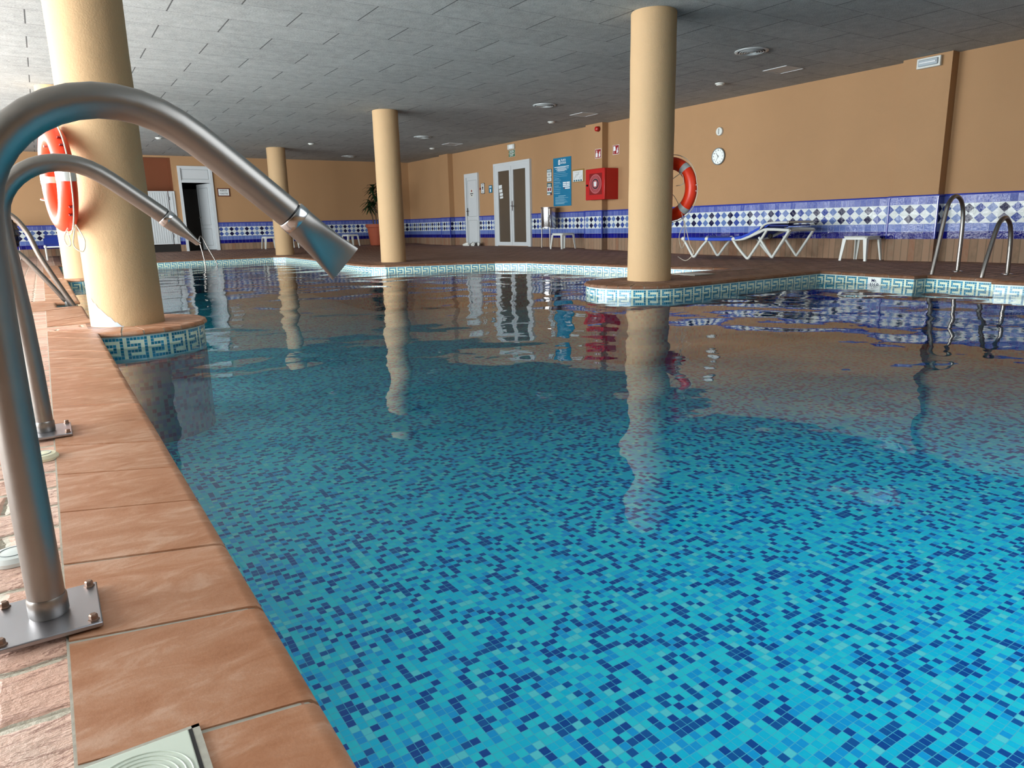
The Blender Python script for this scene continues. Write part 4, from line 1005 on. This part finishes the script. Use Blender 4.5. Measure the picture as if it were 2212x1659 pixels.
L_ = [(13.84, 13.29, 1.905, 0.014), (13.74, 13.42, 1.885, 0.007), (13.80, 13.30, 1.863, 0.009), (13.72, 13.40, 1.845, 0.007), (13.76, 13.36, 1.826, 0.009), (13.70, 13.45, 1.81, 0.006)]
bars(t, 'heading_lines', 'white_ink', L_, xb)
rn = random.Random(5); L2 = []; z = 1.775
while z > 1.30:
    L2.append((13.86, 13.845, z, 0.012)); e = 13.83-rn.uniform(0.15, 0.58)
    if z < 1.62 and z > 1.36: e = max(e, 13.60)
    L2.append((13.835, e, z, 0.006))
    if rn.random() < 0.55: L2.append((13.835, max(e, 13.835-rn.uniform(0.1, 0.5)), z-0.013, 0.005))
    z -= 0.041
L2.append((13.70, 13.42, 1.255, 0.013)); z = 1.225
while z > 1.06: L2.append((13.82, 13.82-rn.uniform(0.3, 0.5), z, 0.006)); z -= 0.013 if rn.random() < 0.7 else 0.022
bars(t, 'body_lines', 'pale_ink', L2, xb)
m = MB()
for zz in (1.545, 1.505):
    for a, b in ((13.52, 13.40), (13.385, 13.26)): m.box(xb-0.001, xb+0.001, b, a, zz-0.014, zz+0.014)
m.box(xb-0.001, xb+0.001, 13.26, 13.52, 1.45, 1.478); m.box(xb-0.001, xb+0.001, 13.26, 13.44, 1.405, 1.433); obj('white_boxes', m, 'white_ink', t, smooth=False)
obj('red_box', MB().box(xb-0.001, xb+0.001, 13.445, 13.49, 1.408, 1.43), 'darkred', t)
# notices left of the board
t = rsign('notice', 'teal and white notice left of the blue board, upper of two', 'notice', 13.965, 14.15, 1.605, 1.888, 'teal', t_=0.008)
bars(t, 'white_fields', 'paper', [(14.145, 13.97, 1.765, 0.10), (14.145, 13.97, 1.65, 0.075), (14.14, 13.98, 1.862, 0.02), (14.14, 13.98, 1.834, 0.012), (14.14, 13.98, 1.70, 0.012)], XR-0.009)
bars(t, 'text_lines', 'ink', [(14.11, 14.0, 1.78, 0.008), (14.11, 14.0, 1.762, 0.008), (14.10, 14.01, 1.744, 0.008), (14.11, 14.01, 1.66, 0.007), (14.10, 14.02, 1.643, 0.007)], XR-0.0105)
t = rsign('notice', 'teal and white notice left of the blue board, lower of two', 'notice', 13.965, 14.15, 1.293, 1.572, 'teal', t_=0.008)
bars(t, 'white_fields', 'paper', [(14.145, 13.97, 1.42, 0.125), (14.145, 14.03, 1.315, 0.035), (14.12, 14.0, 1.54, 0.012), (14.12, 14.0, 1.522, 0.010), (14.12, 14.0, 1.503, 0.010)], XR-0.009)
bars(t, 'pictures', 'darkred', [(14.125, 14.07, 1.425, 0.07), (14.045, 13.99, 1.425, 0.07), (14.015, 13.972, 1.315, 0.034)], XR-0.0105)
t = rsign('framed_notice', 'gold-framed white notice right of the tall blue board', 'framed notice', 12.755, 13.152, 1.525, 1.804, 'gold', t_=0.014)
obj('sheet', MB().box(XR-0.016, XR-0.013, 12.785, 13.140, 1.540, 1.775), 'paper', t)
bars(t, 'caption_boxes', 'teal', [(13.11, 13.06, 1.562, 0.034), (13.03, 12.98, 1.562, 0.034), (12.95, 12.90, 1.562, 0.034), (12.87, 12.82, 1.562, 0.034)], XR-0.0165)
bars(t, 'map_marks', 'ventgrey', [(13.10-0.05*i, 13.075-0.05*i, 1.62+0.03*(i % 4), 0.05) for i in range(6)]+[(13.08, 12.86, 1.74, 0.01), (13.05, 12.9, 1.69, 0.006)], XR-0.0165)
# small signs by the small door
t = rsign('door_notice', 'narrow white notice with black pictogram beside the small white door', 'notice', 17.045, 17.23, 1.473, 1.755, 'black', t_=0.008)
obj('sheet', MB().box(XR-0.010, XR-0.007, 17.06, 17.215, 1.487, 1.742), 'paper', t)
bars(t, 'text_lines', 'ink', [(17.18, 17.09, 1.715, 0.010), (17.18, 17.09, 1.697, 0.010), (17.17, 17.10, 1.53, 0.010), (17.17, 17.10, 1.512, 0.010)], XR-0.0105)
m = MB(); m.lathe([(0.034, 0), (0.034, 0.001)], (XR-0.0102, 17.135, 1.635), (-1, 0, 0), 18); m.box(XR-0.0112, XR-0.0102, 17.11, 17.16, 1.575, 1.60); obj('pictogram', m, 'ink', t)
t = thing('alarm_button', 'tiny dark red button between the small door and the narrow notice', 'button', (XR, 17.27, 1.61))
obj('knob', MB().lathe([(0.030, 0), (0.030, 0.012), (0.02, 0.02), (0, 0.021)], (XR, 17.27, 1.61), (-1, 0, 0), 18), 'darkred', t)
t = rsign('shower_sign', 'small blue sign with a white figure left of the double door', 'sign', 16.645, 16.82, 1.478, 1.672, 'teal', t_=0.008)
obj('blue_face', MB().box(XR-0.0095, XR-0.007, 16.655, 16.81, 1.486, 1.664), 'board', t)
m = MB(); m.prism([(-0.022, -0.06), (0.022, -0.06), (0.024, 0.0), (0.038, 0.012), (-0.038, 0.012), (-0.024, 0.0)], 0, 0.001, RW(XR-0.010, 16.732, 1.56)); obj('figure', m, 'white_ink', t, smooth=False)
bars(t, 'text_lines', 'white_ink', [(16.79, 16.68, 1.645, 0.009), (16.79, 16.68, 1.63, 0.009), (16.79, 16.68, 1.615, 0.009)], XR-0.010)
t = thing('warning_sticker', 'warning sticker with red pictogram on the small white door', 'sticker', (XR-0.036, 17.70, 1.45))
obj('backing', MB().box(XR-0.0365, XR-0.035, 17.60, 17.80, 1.40, 1.62), 'white_plastic', t)
m = MB(); m.lathe([(0.030, 0), (0.030, 0.001)], (XR-0.0365, 17.70, 1.575), (-1, 0, 0), 18); obj('red_disc', m, 'darkred', t)
bars(t, 'text_lines', 'ink', [(17.78, 17.62, 1.50, 0.022), (17.74, 17.66, 1.455, 0.022)], XR-0.0372)
# toilets sign on the back wall
t = thing('toilets_sign', 'framed ASEOS TOILETTES sign on the back wall beside the doorway', 'sign', (4.52, YB, 1.605))
obj('frame', MB().box(4.353, 4.685, YB-0.022, YB, 1.603, 1.828), 'wood_frame', t, bevel=0.004)
obj('sheet', MB().box(4.378, 4.660, YB-0.025, YB-0.02, 1.628, 1.803), 'paper', t)
text('lettering', 'ASEOS', 0.066, 'ink', BW(4.515, YB-0.0255, 1.760), t); text('lettering', 'TOILETTES', 0.056, 'ink', BW(4.518, YB-0.0255, 1.678), t, squeeze=0.82)
# depth marker on the mosaic band, right pool edge
a, b = Vector((7.66, 5.07)), Vector((7.53, 3.9)); dd = (b-a).normalized(); nn_ = Vector((dd.y, -dd.x)); c0 = a.lerp(b, 0.60)+Vector((-dd.y, dd.x))*0.018
if nn_.x > 0: nn_ = -nn_
Mx = Matrix(((dd.x, 0, nn_.x, c0.x), (dd.y, 0, nn_.y, c0.y), (0, 1, 0, -0.115), (0, 0, 0, 1)))
t = thing('depth_marker', 'white depth marker tile reading Mt. 1\'60 on the mosaic pool edge', 'depth marker', (c0.x, c0.y, -0.115))
obj('plate', MB().prism([(-0.078, -0.075), (0.078, -0.075), (0.078, 0.075), (-0.078, 0.075)], 0.0, 0.004, Mx), 'clockface', t)
text('lettering', 'Mt.', 0.052, 'navyink', Mx @ Matrix.Translation((0.0, 0.040, 0.0045)), t); text('lettering', "1'60", 0.070, 'navyink', Mx @ Matrix.Translation((0.0, -0.012, 0.0045)), t)

# ------------------------------------------------------------------ ceiling fittings
ORD = ['largest and nearest round air diffuser, in front of the square ceiling panel', 'second nearest round air diffuser in the grey ceiling', 'third round air diffuser, right of the slim column', 'most distant round air diffuser, just left of the slim column top']
V0 = None
for y, la in zip((6.30, 10.73, 15.58, 20.4), ORD):
    if V0 is None:
        V0 = thing('air_diffuser', la, 'air vent', (7.76, y, ZC), 0, 'round ceiling air diffusers')
        m = MB(); m.lathe([(0.205, 0.0), (0.205, -0.008), (0.180, -0.016), (0.165, -0.010), (0.165, -0.0)], (0, 0, 0), seg=44); obj('outer_ring', m, 'ventgrey', V0, local=True)
        m = MB()
        for r_ in (0.14, 0.11, 0.08, 0.05): m.lathe([(r_, -0.004), (r_+0.012, -0.020), (r_+0.006, -0.022), (r_-0.006, -0.006)], (0, 0, 0), seg=36, cap=False)
        m.lathe([(0.0, -0.02), (0.025, -0.018)], (0, 0, 0), seg=20); obj('cones', m, 'ventgrey', V0, local=True)
        m = MB(); m.lathe([(0.170, -0.0015), (0.0, -0.0018)], (0, 0, 0), seg=30); obj('dark_throat', m, 'dark', V0, local=True)
    else: dup(V0, (7.76, y, ZC), 0, la)
P0 = None
for y, la in zip((6.82, 11.28, 16.6), ('square flush ceiling panel nearest to the right pilaster', 'square flush ceiling panel left of the peninsula column', 'most distant square flush ceiling panel, above the doors')):
    if P0 is None:
        P0 = thing('ceiling_panel', la, 'ceiling panel', (9.1, y, ZC), 0, 'square flush ceiling panels'); h = 0.20
        m = MB()
        for q in ((-h, h, -h, -h+0.016), (-h, h, h-0.016, h), (-h, -h+0.016, -h, h), (h-0.016, h, -h, h)): m.box(q[0], q[1], q[2], q[3], -0.008, 0)
        obj('frame', m, 'white_paint', P0, local=True); obj('diffuser', MB().box(-h+0.016, h-0.016, -h+0.016, h-0.016, -0.004, 0), 'panelgrey', P0, local=True)
    else: dup(P0, (9.1, y, ZC), 0, la)
D0 = None
for x, y, la in ((9.07, 7.93, 'small white ceiling detector above the clock wall'), (9.10, 12.35, 'small ceiling detector above the middle pilaster'), (9.06, 17.65, 'small ceiling detector above the small white door'),
                 (2.47, 17.87, 'small ceiling detector above the shutter niche'), (5.82, 17.75, 'small ceiling detector right of the farthest column top'), (5.9, 20.9, 'small ceiling detector close to the back wall')):
    if D0 is None:
        D0 = thing('smoke_detector', la, 'detector', (x, y, ZC), 0, 'small round ceiling detectors')
        obj('base', MB().lathe([(0.075, 0), (0.073, -0.012), (0.06, -0.020)], (0, 0, 0), seg=28), 'white_plastic', D0, local=True)
        obj('head', MB().lathe([(0.055, -0.018), (0.050, -0.032), (0.0, -0.035)], (0, 0, 0), seg=28), 'white_plastic', D0, local=True)
    else: dup(D0, (x, y, ZC), 0, la)
